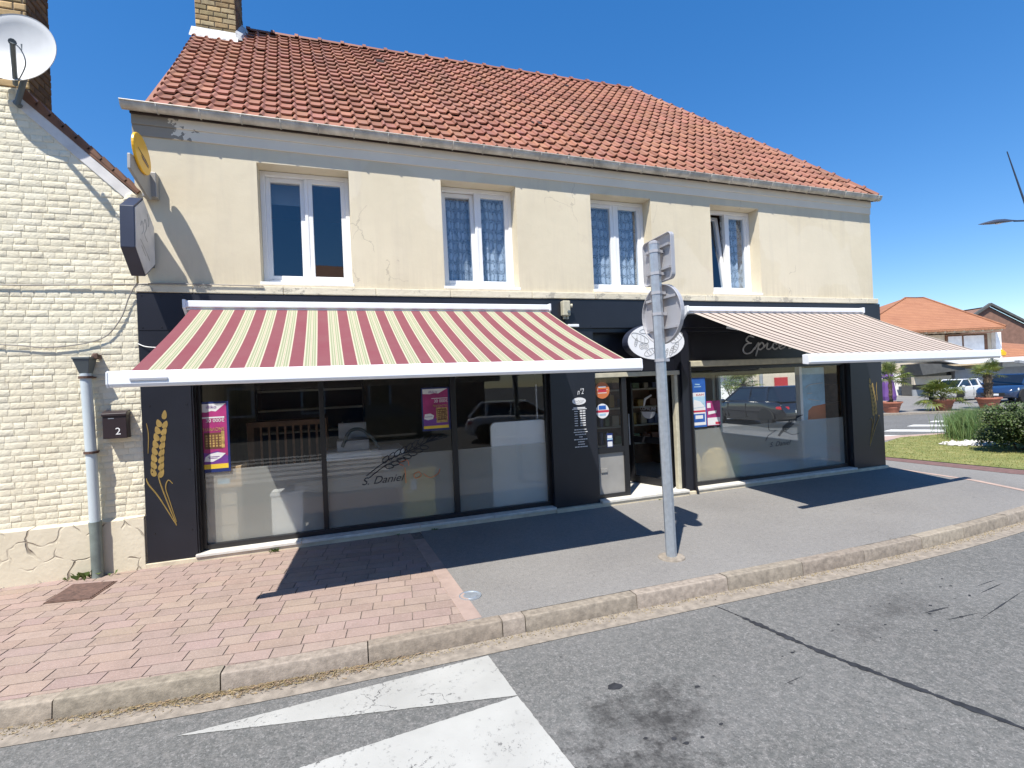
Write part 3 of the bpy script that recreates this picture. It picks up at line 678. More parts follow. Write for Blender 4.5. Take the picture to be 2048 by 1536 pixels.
# drifted straw and grit along the channel
lt_ = MB()
for _ in range(1500):
    t = random.triangular(0, 2.6, 1.5); i = at_x(t); p = KR[i]; o_ = -abs(random.gauss(.02, .035)); x = p[0]+U(-.03, .03); y = p[1]+o_-.004; a = random.gauss(.1, .7); l = U(.008, .045); w = U(.0012, .004); z = RZ+.008+U(0, .012)
    dx, dy = math.cos(a)*l, math.sin(a)*l; sh = U(.45, 1.25); cl = (sh, sh*U(.85, 1), sh*U(.6, 1))
    lt_.add([(x, y, z), (x+dx, y+dy, z+U(0, .008)), (x+dx-math.sin(a)*w, y+dy+math.cos(a)*w, z+.006), (x-math.sin(a)*w, y+math.cos(a)*w, z)], [(0, 1, 2, 3)], 0, cl)
for _ in range(3600):
    t = U(-2.5, 11); i = at_x(t); p = KR[i]; x = p[0]+U(-.03, .03); y = p[1]-abs(random.gauss(.0, .04))-.008; r = U(.0015, .006); sh = U(.3, 1.35); z = RZ+.006
    lt_.add([(x-r, y-r, z), (x+r, y-r*.7, z), (x+r*.6, y+r, z), (x-r*.8, y+r, z), (x, y, z+r)], [(0, 1, 4), (1, 2, 4), (2, 3, 4), (3, 0, 4)], 0, (sh, sh, sh*.95))
o = lt_.build('gutter_litter', 'straw'); stuff(o); o['label'] = 'dry straw and grit drifted along the kerb'; o['category'] = 'litter'

# ------------------------------------------------------------------ the shop building
XW = 10.93
shop = thing('shop_building', 'cream rendered corner shop with black shopfront and red tiled roof', 'building', (5.46, 3, 0))
ZB, ZT, WB, WT = 2.955, 4.86, 3.035, 4.41
WIN = [(1.172, 2.165), (3.278, 4.287), (5.402, 6.393), (7.469, 8.419)]
w = MB()
xs = [0.0]+[x for p in WIN for x in p]+[XW]
for i in range(len(xs)-1):                       # front wall around the openings, with reveals
    a, b = xs[i], xs[i+1]
    if i % 2 == 0: w.box(a, b, 0, .3, ZB, ZT)
    else:
        w.box(a, b, 0, .3, ZB, WB-.001); w.box(a, b, 0, .3, WT, ZT)
w.box(0, .25, .3, 7.0, 0, ZT)
w.box(XW-.25, XW, .3, 1.3, 0, ZT); w.box(XW-.25, XW, 3.84, 7.0, 0, ZT); w.box(XW-.25, XW, 1.3, 3.84, 0, .3); w.box(XW-.25, XW, 1.3, 3.84, 1.785, ZT)
w.box(.25, XW-.25, 6.75, 7.0, 0, ZT)
w.build('wall', 'plaster', shop)
fl = MB(); fl.box(.25, XW-.25, .3, 6.75, 2.62, 2.75); fl.build('ceiling', 'room_wall', shop)
fl = MB(); fl.box(.25, XW-.25, .12, 6.75, -.02, .058); fl.box(5.34, 6.8, -.06, .12, .0, .072); fl.build('floor', 'floor_tile', shop)
iw = MB(); iw.box(.26, XW-.26, 6.6, 6.74, .06, 2.6); iw.box(7.0, 7.12, 2.6, 6.6, .06, 2.6); iw.build('interior_wall', 'room_wall', shop)
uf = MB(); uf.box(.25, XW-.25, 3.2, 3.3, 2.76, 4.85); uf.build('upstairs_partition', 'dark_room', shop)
# plaster ledge, cornice mouldings
lg = MB(); px = 0.0
while px < XW:
    l = min(U(.5, 1.2), XW+.06-px); lg.box(px-.02 if px == 0 else px, px+l-.003, -.045-U(0, .008), .0, 2.905, 2.992); px += l
lg.build('ledge', 'ledge', shop, bevel=.008)
co = MB()
def cz(x): return -.008*(x-4)
for z0, z1, d in ((4.545, 4.66, .015), (4.66, 4.765, .028), (4.765, 4.84, .04)):
    co.hexa([(-.0, -d, z0+cz(0)), (XW+d*.3, -d, z0+cz(XW)), (XW+d*.3, -.0, z0+cz(XW)), (0, -.0, z0+cz(0)), (-.0, -d, z1+cz(0)), (XW+d*.3, -d, z1+cz(XW)), (XW+d*.3, -.0, z1+cz(XW)), (0, -.0, z1+cz(0))])
co.build('cornice', 'cornice', shop, bevel=.004)
eb = MB(); eb.hexa([(0.0, -.062, 4.755+cz(0)), (XW+.03, -.062, 4.755+cz(XW)), (XW+.03, -.041, 4.755+cz(XW)), (0, -.041, 4.755+cz(0)), (0, -.062, 4.87+cz(0)), (XW+.03, -.062, 4.87+cz(XW)), (XW+.03, -.041, 4.87+cz(XW)), (0, -.041, 4.87+cz(0))])
eb.build('eaves_board', 'dark_wood', shop)
# gutter: half round, open on top, with straps
GX0, GX1 = -.05, 11.02
def gz(x): return 4.862-.0092*x
gt = MB(); n = 10; vs = []; fs = []
GR = .058; GY = -.112
for i, x in enumerate([GX0+(GX1-GX0)*k/40 for k in range(41)]):
    for k in range(n+1):
        a = math.pi+math.pi*k/n; vs.append((x, GY+GR*math.cos(a), gz(x)+GR*1.25*math.sin(a)))
    for k in range(n, -1, -1):
        a = math.pi+math.pi*k/n; vs.append((x, GY+(GR-.005)*math.cos(a), gz(x)+(GR-.005)*1.25*math.sin(a)+.002))
m = 2*(n+1)
for i in range(40):
    for k in range(m): fs.append((i*m+k, i*m+(k+1) % m, (i+1)*m+(k+1) % m, (i+1)*m+k))
gt.add(vs, fs)
for x in (GX0, GX1): gt.prism([(x, GY+GR*math.cos(math.pi+math.pi*k/n), gz(x)+GR*1.25*math.sin(math.pi+math.pi*k/n)) for k in range(n+1)], (.006 if x < 1 else -.006, 0, 0))
gt.tube([(GX0, GY-GR, gz(GX0)), (GX1, GY-GR, gz(GX1))], .009, 8)
gut = gt.build('gutter', 'zinc', shop, smooth=50)
for k in range(28):
    x = GX0+.32+k*.395
    if x > GX1: break
    b = MB(); b.tube([(x, GY+(GR+.004)*math.cos(math.pi+math.pi*q/8), gz(x)+(GR+.004)*1.25*math.sin(math.pi+math.pi*q/8)) for q in range(9)], .007, 5)
    b.tube([(x, GY-GR-.004, gz(x)+.004), (x, GY+GR, gz(x)+.006)], .005, 5); b.build('gutter_bracket', 'zinc', gut)
# roof of interlocking pantiles
EY, RY = -.085, 3.5
def ez(x): return 4.875-.0095*x
def rz(x): return 8.24+.018*x
HX0, HX1 = 8.48, 10.98
def roof_pt(x, s, h=0):       # s 0..1 from eaves to ridge
    y = EY+(RY-EY)*s; z = ez(x)+(rz(x)-ez(x))*s
    return Vector((x, y-.69*h, z+.72*h))
rt = MB(); NROW = 20; NC = 66; tw = .172
prof_t = [(0, .0), (.07, .018), (.13, .027), (.20, .027), (.26, .016), (.32, .001), (.36, -.001), (.68, -.002), (1.0, .0)]
for r in range(NROW):
    for cidx in range(NC):
        x0 = cidx*tw
        s0 = r/NROW; s1 = min(1, (r+1.18)/NROW)
        vx = .205-.085*(EY+(RY-EY)*(r+.5)/NROW+.1)          # verge line
        hx = HX1+(HX0-HX1)*(r+.5)/NROW
        x0 += vx
        if x0+tw*.35 > hx: continue
        if x0 < .58 and (r+.5)/NROW > .80: continue      # chimney
        sh = U(.84, 1.12); col = (sh, sh*U(.93, 1.05), sh*U(.92, 1.06))
        if random.random() < .05: col = (.72, .66, .62)
        j = U(-.004, .004)+(.012 if random.random() < .02 else 0); sk = U(-.02, .02)/NROW*4; vs = []
        for u, h in prof_t:
            x = x0+u*tw; curve = -.006*math.sin(u*math.pi)/NROW
            vs += [roof_pt(x, s0-.004+sk*.2, h+.017+j), roof_pt(x, s0-.004+sk*.2, h+.038+j), roof_pt(x, s1, h+.002+j)]
        fs = []
        for k in range(len(prof_t)-1):
            a = 3*k; b = 3*(k+1); fs += [(a, b, b+1, a+1), (a+1, b+1, b+2, a+2)]
        fs += [(0, 1, 2), (len(vs)-3, len(vs)-1, len(vs)-2)]
        rt.add(vs, fs, 0, col)
roof = rt.build('roof', 'tile', shop, smooth=50)
ru = MB()          # decking, hip end and back slope
ru.add([roof_pt(.1, .0, -.03), roof_pt(10.95, 0, -.03), roof_pt(8.5, 1, -.03), roof_pt(-.1, 1, -.03), (10.98, 7.1, 4.8), (0.05, 7.1, 4.8)], [(0, 1, 2, 3), (1, 4, 2), (4, 5, 3, 2), (0, 3, 5), (0, 5, 4, 1)])
ru.build('roof_deck', 'tile', roof)
def ridge_run(p0, p1, n, r):
    mb = MB(); d = (p1-p0)/n; side = d.cross(Vector((0, 0, 1))).normalized(); up = side.cross(d).normalized()
    for k in range(n):
        a = p0+d*k; b = p0+d*(k+1.0); sh = U(.7, .95); col = (sh, sh*.9, sh*.9)
        for (q0, q1, rr0, rr1) in ((a, b, r*1.0, r*.9), (a-d*.02, a+d*.13, r*1.28, r*1.25)):
            vs = []; m = 8
            for q, rr in ((q0, rr0), (q1, rr1)):
                for i in range(m+1):
                    t = math.pi*i/m; vs.append(q+side*math.cos(t)*rr*1.1+up*(math.sin(t)*rr-.02))
            fs = [(i, i+1, m+1+i+1, m+1+i) for i in range(m)]+[tuple(range(m, -1, -1)), tuple(range(m+1, 2*m+2))]
            mb.add(vs, fs, 0, col)
    return mb
rr = ridge_run(roof_pt(.62, 1, .0), roof_pt(8.5, 1, .0), 20, .075)
rr.build('ridge_tiles', 'tile', roof, smooth=40)
rr = ridge_run(roof_pt(8.46, 1, .02), roof_pt(11.0, 0.0, .035), 20, .06)
rr.build('hip_tiles', 'tile', roof, smooth=40)
for x, s in ((2.83, .8), (6.55, .86), (5.0, .27)):
    c = roof_pt(x, s, .03); vt = MB(); vt.hexa([c+Vector(v) for v in ((-.07, -.05, -.05), (.07, -.05, -.05), (.07, .06, .03), (-.07, .06, .03), (-.07, -.05, -.01), (.07, -.05, -.01), (.07, .06, .07), (-.07, .06, .07))]); vt.build('roof_vent', 'dark_wood', roof)
# brick facing helper -------------------------------------------------
def bricks(mb, org, ud, vd, nd, W_, H_, bw=.21, bh=.0775, j=.009, dep=.02, jit=.003, vary=True, keep=None, rnd=.3, cols=None):
    ud, vd, nd, org = Vector(ud), Vector(vd), Vector(nd), Vector(org)
    row = 0; v = 0
    while v < H_-.01:
        h = min(bh, H_-v); u = -(bw*.5 if row % 2 else 0)-U(0, .03)
        while u < W_:
            l = bw*U(.92, 1.08) if vary else bw
            if vary and row % 2: l *= .5
            u0 = max(u, 0); u1 = min(u+l, W_); u += l
            if u1-u0 < .03: continue
            if keep and not keep(u0, u1, v, v+h): continue
            d = dep+U(-jit, jit); e = .010
            a0, a1, b0, b1 = u0+j/2+U(0, jit), u1-j/2-U(0, jit), v+j/2+U(0, jit), v+h-j/2-U(0, jit)
            q = lambda a, b, c: org+ud*a+vd*b+nd*c
            sk = [U(-jit, jit)*1.3 for _ in range(4)]
            vs = [q(a0, b0, -.01), q(a1, b0, -.01), q(a1, b1, -.01), q(a0, b1, -.01),
                  q(a0, b0, d*.45), q(a1, b0, d*.45), q(a1, b1, d*.45), q(a0, b1, d*.45),
                  q(a0+e, b0+e+sk[0], d), q(a1-e, b0+e+sk[1], d), q(a1-e, b1-e+sk[2], d), q(a0+e, b1-e+sk[3], d)]
            fs = [(0, 1, 5, 4), (1, 2, 6, 5), (2, 3, 7, 6), (3, 0, 4, 7), (4, 5, 9, 8), (5, 6, 10, 9), (6, 7, 11, 10), (7, 4, 8, 11), (8, 9, 10, 11)]
            col = (1, 1, 1)
            if cols: c = random.choice(cols); s_ = U(.97, 1.03) if len(cols) == 4 else U(.75, 1.15); col = (c[0]*s_, c[1]*s_, c[2]*s_)
            mb.add(vs, fs, 0, col)
        v += bh; row += 1
STOCK = [(1, 1, 1), (1.15, 1.05, .9), (.7, .68, .6), (1.25, 1.1, .95), (.85, .75, .65), (.55, .52, .45)]
SHADED_STOCK = [(.3, .27, .25), (.22, .2, .2), (.38, .34, .3)]      # darkened brick tones: shade painted into the chimneys' right-hand faces
cm = MB(); CX0, CX1, CY0, CY1 = -.03, .56, 2.8, 3.42
cm.box(CX0+.01, CX1-.01, CY0+.01, CY1, 6.9, 9.3)
ch_o = cm.build('chimney', 'mortar', shop)
cb = MB(); bricks(cb, (CX0, CY0+.01, 7.0), (1, 0, 0), (0, 0, 1), (0, -1, 0), CX1-CX0, 2.3, bh=.085, dep=.012, cols=STOCK, vary=False, bw=.2)
bricks(cb, (CX1-.01, CY0, 7.0), (0, 1, 0), (0, 0, 1), (1, 0, 0), CY1-CY0, 2.3, bh=.085, dep=.012, cols=SHADED_STOCK, vary=False, bw=.2)
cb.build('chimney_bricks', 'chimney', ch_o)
cb = MB(); cb.box(CX0-.06, CX1+.06, CY0-.06, CY1+.06, 9.3, 9.42); cb.build('chimney_cap', 'stone', ch_o, bevel=.01)
fl = MB()
for k in range(8):
    x0 = CX0-.05+k*.085; x1 = x0+.087
    fl.hexa([(x0, CY0-.16-U(0, .03), 7.46+U(-.01, .01)), (x1, CY0-.16-U(0, .03), 7.46+U(-.01, .01)), (x1, CY0-.002, 7.60), (x0, CY0-.002, 7.60),
             (x0, CY0-.16, 7.50), (x1, CY0-.16, 7.50), (x1, CY0-.004, 7.72), (x0, CY0-.004, 7.72)])
fl.hexa([(CX1, CY0-.1, 7.55), (CX1+.1, CY0-.1, 7.55), (CX1+.1, CY0+.5, 8.1), (CX1, CY0+.5, 8.1), (CX1, CY0-.1, 7.68), (CX1+.08, CY0-.1, 7.62), (CX1+.08, CY0+.5, 8.15), (CX1, CY0+.5, 8.22)])
fl.build('chimney_flashing', 'flashing', ch_o)

# upstairs windows -----------------------------------------------------
def upper_window(x0, x1, tilt, lace):
    y0, y1 = .2, .27; f = .052; zt = WT-.004
    fr = MB(); fr.box(x0, x0+f, y0, y1, WB, zt); fr.box(x1-f, x1, y0, y1, WB, zt); fr.box(x0+f, x1-f, y0, y1, zt-f, zt); fr.box(x0+f, x1-f, y0, y1, WB, WB+.085)
    fr.box(x0-.01, x1+.015, -.012, y0, WB-.02, WB+.016)     # projecting sill lip
    xm = (x0+x1)/2; fr.box(xm-.02, xm+.02, y0+.006, y1, WB+.085, zt-f)
    fo = fr.build('window', 'pvc', shop, bevel=.006)
    for k, (a, b) in enumerate(((x0+f, xm-.02), (xm+.02, x1-f))):
        sh = tilt if k == 0 else 0; za, zb = WB+.087, zt-f-.002; s = .05
        T = lambda z: (z-za)*sh
        def tb(mb, xa, xb, ya, yb, z0, z1): mb.hexa([(xa, ya+T(z0), z0), (xb, ya+T(z0), z0), (xb, yb+T(z0), z0), (xa, yb+T(z0), z0), (xa, ya+T(z1), z1), (xb, ya+T(z1), z1), (xb, yb+T(z1), z1), (xa, yb+T(z1), z1)])
        mb = MB(); ya, yb = y0+.012, y1+.012
        tb(mb, a, a+s, ya, yb, za, zb); tb(mb, b-s, b, ya, yb, za, zb); tb(mb, a+s, b-s, ya, yb, za, za+s); tb(mb, a+s, b-s, ya, yb, zb-s, zb)
        so = mb.build('sash', 'pvc', fo, bevel=.005)
        p = MB(); tb(p, a+s, b-s, y0+.04, y0+.046, za+s, zb-s); p.build('pane', 'glass_up', fo)
        if lace:
            cu = MB(); n = 30; vs = []; fs = []; xa, xb = a+.0, b-.0
            for q in range(n+1):
                x = xa+(xb-xa)*q/n; yy = y1+.06+sh*1.3+.022*math.sin(q*(.9+.13*math.sin(x0*3+k))+x0)+.014*math.sin(q*.43+k*2+x0)
                for th in (0, .003): vs += [(x, yy+th, WB+.06), (x, yy+th, zt-.02)]
            for q in range(n): o_ = 4*q; fs += [(o_, o_+4, o_+5, o_+1), (o_+2, o_+3, o_+7, o_+6)]
            cu.add(vs, fs); cu.build('lace_curtain', 'lace', fo, smooth=60)
    if not lace:
        bl = MB(); bl.box(x0+.02, xm, y1+.2, y1+.21, WT-.3, WT-.02); bl.build('roller_blind', 'grey_panel', fo)
    sl_ = MB(); sl_.box(x0-.02, x1+.03, -.03, .0, WB-.085, WB-.022); sl_.build('window_sill', 'cream_stone', fo, bevel=.006)
for (a, b), t, l in zip(WIN, (.03, .045, .0, .12), (False, True, True, True)): upper_window(a, b, t, l)

# black shopfront ------------------------------------------------------
pn = MB()
pn.box(-.015, .445, -.03, .0, .03, 2.52); pn.box(.445, .46, -.02, .14, .03, 2.52)
pn.build('pilaster', 'black_panel', shop, bevel=.004)
for (a, b) in ((4.66, 5.34), (6.80, 6.945), (10.27, 11.03)):
    q = MB(); q.box(a, b, -.015, .16, .045, 2.52); q.build('pilaster', 'black_panel', shop, bevel=.004)
fa = MB(); fa.box(-.015, 11.03, -.035, -.001, 2.5, 2.9); 
fa.box(-.015, 11.03, .0, .17, 2.44, 2.5)
fa.build('fascia', 'black_panel', shop, bevel=.004)
rv = []
for x in (.03, .2, .41, 1.1, 1.8, 2.5, 3.2, 4.0, 4.72, 5.3, 6.1, 6.85, 7.6, 8.4, 9.2, 10.3, 10.95):
    for z in (2.53, 2.87): rv.append((x, -.035, z))
for x in (.06, .40):
    for z in (.35, 1.0, 1.7, 2.2): rv.append((x, -.03, z))
for p_ in rv:
    q = MB(); q.lathe(p_, [(.008, 0), (.006, .004)], 8, (0, -1, 0)); q.build('rivet', 'black_frame', shop)
hd = MB(); hd.box(.46, 4.66, .155, .2, 1.99, 2.5); hd.box(5.34, 6.8, .155, .2, 1.865, 2.5); hd.box(6.945, 10.27, .155, .2, 2.005, 2.5)
hd.build('header_panel', 'black_panel', shop)
bk = MB(); bk.box(.25, XW-.25, .201, .3, 2.0, 2.62); bk.box(0, XW, .0, .3, 2.5, ZB); bk.build('lintel', 'dark_room', shop)
ep = MB()
for l in ([(8.36, 2.36), (8.26, 2.38), (8.20, 2.32), (8.26, 2.27), (8.30, 2.265), (8.2, 2.25), (8.13, 2.17), (8.17, 2.10), (8.28, 2.11), (8.38, 2.2)], [(8.30, 2.40), (8.38, 2.45)],
          [(8.36, 2.16), (8.45, 2.27), (8.44, 2.2), (8.38, 2.05)], [(8.43, 2.2), (8.52, 2.27), (8.56, 2.21), (8.48, 2.155), (8.44, 2.18)],
          [(8.56, 2.19), (8.64, 2.26), (8.62, 2.18), (8.67, 2.16), (8.73, 2.2)], [(8.655, 2.31), (8.665, 2.315)],
          [(8.84, 2.24), (8.78, 2.26), (8.74, 2.20), (8.79, 2.155), (8.87, 2.19)], [(8.87, 2.19), (8.96, 2.23), (8.93, 2.265), (8.88, 2.22), (8.91, 2.16), (9.0, 2.19)],
          [(9.0, 2.19), (9.06, 2.265), (9.09, 2.25), (9.13, 2.25), (9.09, 2.17), (9.16, 2.18)], [(9.16, 2.18), (9.22, 2.26), (9.2, 2.17), (9.28, 2.19)], [(9.235, 2.31), (9.245, 2.315)],
          [(9.28, 2.19), (9.37, 2.23), (9.34, 2.265), (9.29, 2.22), (9.32, 2.16), (9.42, 2.2)]):
    ep.tube([(x, .148, z) for x, z in catmull(l, 6)], .0125, 6)
ep.build('shop_lettering', 'grey_vinyl', shop)
bs = MB(); bs.box(-.03, 4.66, -.05, .1, -.03, .045); bs.box(4.66, 6.8, -.075, .1, -.03, .05); bs.box(6.8, 11.05, -.05, .1, -.03, .045)
bs.build('plinth', 'cream_stone', shop, bevel=.006)
ss = MB(); px_ = .43
for l in (1.05, 1.35, .95, .88): ss.box(px_, px_+l-.004, -.065, .13, .045, .078); px_ += l
ss.build('sill_stone', 'stone', shop, bevel=.005); ss = MB()
px_ = 6.95
for l in (1.1, 1.25, .98): ss.box(px_, px_+l-.004, -.065, .13, .045, .078); px_ += l
ss.build('sill_stone', 'stone', shop, bevel=.005)
th = MB(); th.box(5.345, 6.795, -.09, .9, .05, .084); th.build('threshold', 'stone', shop, bevel=.004)
def shop_window(x0, x1, zt, mull):
    f = MB(); y0, y1 = .075, .15
    f.box(x0, x0+.045, y0, y1, .078, zt); f.box(x1-.045, x1, y0, y1, .078, zt); f.box(x0+.045, x1-.045, y0, y1, .078, .135); f.box(x0+.045, x1-.045, y0, y1, zt-.05, zt)
    for a, b in mull: f.box(a, b, y0, y1, .135, zt-.05)
    fo = f.build('shop_window', 'black_frame', shop, bevel=.004)
    e = [x0+.045]+[v for m in mull for v in m]+[x1-.045]
    for a, b in zip(e[::2], e[1::2]):
        p = MB(); p.box(a, b, .112, .119, .135, zt-.05); p.build('pane', 'glass', fo)
        p = MB(); p.box(a, b, .1225, .1235, .136, .945); p.build('frosted_film', 'film', fo)
    return fo
wl_ = shop_window(.46, 4.66, 1.99, [(1.72, 1.775), (3.30, 3.37)])
wr_ = shop_window(6.945, 10.27, 1.9, [])
rb = MB(); rb.box(6.99, 10.25, .03, .154, 1.905, 2.0); rb.box(7.0, 10.24, .022, .03, 1.915, 1.99); rb.build('shutter_box', 'beige', shop, bevel=.015)
dl = MB(); dl.box(.455, .475, .02, .074, .08, 1.99); dl.build('cable_cover', 'black_frame', shop); dl = MB(); dl.box(6.93, 6.95, -.03, .07, .0, 1.99); dl.tube([(6.955, -.04, .02), (6.94, -.03, 1.99)], .014, 8); dl.tube([(6.955, -.075, -.01), (6.955, -.04, .1)], .02, 8); dl.build('cable_cover', 'black_frame', shop)
# window drawings
lo = MB()
ear = []
def rot(pts, c, a): return [(c[0]+(x*math.cos(a)-z*math.sin(a)), c[1]+(x*math.sin(a)+z*math.cos(a))) for x, z in pts]
def ear_lines(c, a, L, n=7, flip=1):
    out = [catmull(rot([(-.42*L, -.02*L), (-.1*L, .03*L*flip), (.25*L, .0), (.58*L, .0)], c, a), 5)]
    out += [catmull(rot([(-.40*L, -.06*L), (-.15*L, -.02*L*flip), (.12*L, -.045*L)], c, a), 5)]
    for k in range(n):
        t = -.16+k*.085
        for s_ in (1, -1):
            bx, bz = t*L, .01*L*s_
            out.append(catmull(rot([(bx, bz), (bx+.01*L, bz+.055*L*s_), (bx+.09*L, bz+.075*L*s_), (bx+.075*L, bz+.03*L*s_), (bx+.01*L, bz)], c, a), 4))
    for k in range(4):
        out.append(rot([(.44*L, .0), ((.55+.06*k)*L, (.05-.04*k)*L)], c, a))
    return out
strokes(lo, ear_lines((2.58, .90), .42, .95), .1105, .006)
lo.text('S. Daniel', (2.17, .1105, .61), (1, 0, .02), (0, 0, 1), width=.52, size=.13, depth=.001, shear=.4)
lo.build('window_drawing', 'dark_ink', shop); lo = MB()
strokes(lo, ear_lines((8.93, .86), .55, .55, 5), .1105, .0055)
strokes(lo, [catmull([(8.55, 1.0), (8.54, .9), (8.57, .82), (8.72, .82)], 4), [(8.47, .66), (8.52, .74), (8.7, .82)], catmull([(8.9, .78), (9.05, .72), (9.2, .74)], 4)], .1105, .004)
lo.text('S. Daniel', (8.55, .1105, .555), (1, 0, .02), (0, 0, 1), width=.46, size=.11, depth=.001, shear=.4)
lo.build('window_drawing', 'dark_ink', shop)
oo = MB(); strokes(oo, [catmull([(2.68, .80), (2.62, .84), (2.72, .87), (2.74, .80)], 5), catmull([(2.86, .71), (2.80, .68), (2.82, .63), (2.89, .66), (2.86, .71)], 5), catmull([(2.92, .68), (3.0, .62), (3.1, .66), (3.13, .72)], 5), [(2.69, .78), (2.695, .58)]], .1103, .004)
oo.build('orange_drawing', 'orange_ink', shop)
# gold wheat ears on the pilasters
def wheat(cx, mir, y, top, bot, S=1.0):
    mb = MB(); s = -1 if mir else 1
    X = lambda x: cx+s*x
    def grain(x, z, a, l, w):
        pts = []
        for k in range(12):
            t = k/12*2*math.pi; u = math.cos(t)*l/2; v = math.sin(t)*w/2*(1-.35*math.cos(t)); pts.append((X(x+u*math.cos(a)-v*math.sin(a)), y, z+u*math.sin(a)+v*math.cos(a)))
        if mir: pts.reverse()
        mb.prism(pts, (0, -.002, 0))
    n = 8; H = top-bot
    for k in range(n):
        t = k/n; z = bot+H*t*.93; cxk = -.01+.055*t*t+.02*t
        grain(cxk-.036*(1-.25*t), z+.03, 1.57+.28, .10*(1-.15*t), .05); grain(cxk+.036*(1-.25*t), z+.012, 1.57-.36, .10*(1-.15*t), .05)
    grain(.075, top+.0, 1.45, .1, .045)
    for l, r_ in (([(-.005, bot), (.02, bot-.12), (.09, .40+.2), (.145, .42)], .007), ([(-.11, bot-.03), (-.09, bot-.10), (0.0, .72), (.145, .41)], .007), ([(.145, .45), (.09, .68), (.06, .82), (.085, .90), (.125, .86)], .006), ([(-.085, 1.2), (-.075, 1.4), (-.09, 1.52)], .005)):
        q = catmull(l, 6); mb.tube([(X(x), y-.001, z) for x, z in q], [r_*(.5+.5*math.sin(math.pi*min(1, (i+1)/len(q)))) for i in range(len(q))], 5)
    return mb
wheat(.115, False, -.031, 1.60, .97).build('gold_wheat_emblem', 'gold', shop)
wheat(10.80, True, -.016, 1.55, .97).build('gold_wheat_emblem', 'gold', shop)
# text panel on the pilaster beside the door
tp = MB()
tp.text('n°2', (5.06, -.016, 1.58), (1, 0, .1), (0, 0, 1), width=.10, size=.11, shear=.3, depth=.001)
tp.prism([(5.08+.105*math.cos(t*math.pi/12), -.016, 1.49+.05*math.sin(t*math.pi/12)) for t in range(24)], (0, -.002, 0))
tp.box(4.97, 5.19, -.018, -.016, 1.375, 1.385); tp.box(4.99, 5.17, -.018, -.016, 1.39, 1.405)
for k in range(7):
    z = 1.345-k*.033; tp.box(5.0, 5.055+U(-.01, .005), -.018, -.016, z, z+.010); tp.box(5.085, 5.12, -.018, -.016, z-.002, z+.014); tp.box(5.128, 5.168, -.018, -.016, z-.002, z+.014)
for k, (a, b) in enumerate(((4.99, 5.18), (4.98, 5.19), (5.0, 5.165), (5.06, 5.11), (4.98, 5.185), (5.04, 5.14), (5.04, 5.14), (4.99, 5.18))):
    z = 1.09-k*.034
    x = a
    while x < b: l = U(.012, .035); tp.box(x, min(b, x+l), -.018, -.016, z, z+.011); x += l+.006
tp.build('opening_hours_lettering', 'white_vinyl', shop)
ol = MB(); strokes(ol, [catmull([(5.01+.012*k, 1.482+.012*(k % 2)+.004*(k % 3)) for k in range(13)], 4), [(5.03, 1.465), (5.13, 1.468)]], -.0185, .0022); ol.build('oval_lettering', 'grey_panel', shop)
# doorway
df = MB(); df.box(5.36, 6.79, .02, .10, 1.80, 1.865); df.box(6.69, 6.745, .02, .10, .084, 1.80); df.build('door_frame', 'beige', shop, bevel=.006)
dj = MB(); dj.box(6.745, 6.80, .03, .3, .08, 1.865); dj.box(5.345, 5.375, .04, .12, .084, 1.80); dj.box(5.80, 5.88, .05, .12, .084, 1.80); dj.box(5.375, 5.80, .05, .12, .084, .14); dj.box(5.375, 5.80, .05, .12, .72, .80); dj.build('sidelight_frame', 'black_frame', shop, bevel=.003)
sg = MB(); sg.box(5.375, 5.80, .082, .088, .80, 1.80); sg.build('sidelight_pane', 'glass', shop)
sg = MB(); sg.box(5.375, 5.80, .075, .095, .14, .72); sg.box(5.42, 5.52, .06, .075, .45, .50); sg.build('kick_panel', 'grey_panel', shop)
hx, hy = 6.67, .12; ex, ey = 6.40, .87; dv = Vector((ex-hx, ey-hy, 0)); ln = dv.length; dv.normalize(); nv = Vector((-dv.y, dv.x, 0))
def dbox(mb, a, b, z0, z1, t0=-.02, t1=.02):
    P_ = [Vector((hx, hy, 0))+dv*u+nv*t for u, t in ((a, t0), (b, t0), (b, t1), (a, t1))]
    mb.hexa([(p.x, p.y, z0) for p in P_]+[(p.x, p.y, z1) for p in P_])
d = MB(); dbox(d, 0, .09, .095, 1.79); dbox(d, ln-.09, ln, .095, 1.79); dbox(d, .09, ln-.09, .095, .2); dbox(d, .09, ln-.09, 1.70, 1.79); dbox(d, .09, ln-.09, .74, .84)
door = d.build('door', 'black_frame', shop, bevel=.004)
d = MB(); dbox(d, .09, ln-.09, .84, 1.70, -.003, .003); dbox(d, .09, ln-.09, .2, .74, -.003, .003); d.build('pane', 'glass', door)
d = MB(); c0 = Vector((hx, hy, 0))+dv*(ln*.5)+nv*.006; 
pts = [c0+dv*(-.13*math.cos(t*math.pi/14))+Vector((0, 0, 1.24-.11*math.sin(t*math.pi/14))) for t in range(15)]
d.prism(pts, nv*.002); d.text('COPALINE', tuple(c0+Vector((0, 0, 1.26))+nv*.0), tuple(-dv), (0, 0, 1), width=.30, size=.085, depth=.002, align='CENTER')
d.tube([tuple(c0+dv*.08+Vector((0, 0, 1.33))), tuple(c0+dv*.05+Vector((0, 0, 1.44))), tuple(c0-dv*.07+Vector((0, 0, 1.50)))], [.012, .02, .012], 6); d.build('door_logo', 'grey_vinyl', door)
d = MB(); d.tube([tuple(Vector((hx, hy, z))+dv*(ln-.045)+nv*.05) for z in (.7, 1.2)], .012, 8); d.build('handle', 'steel', door)
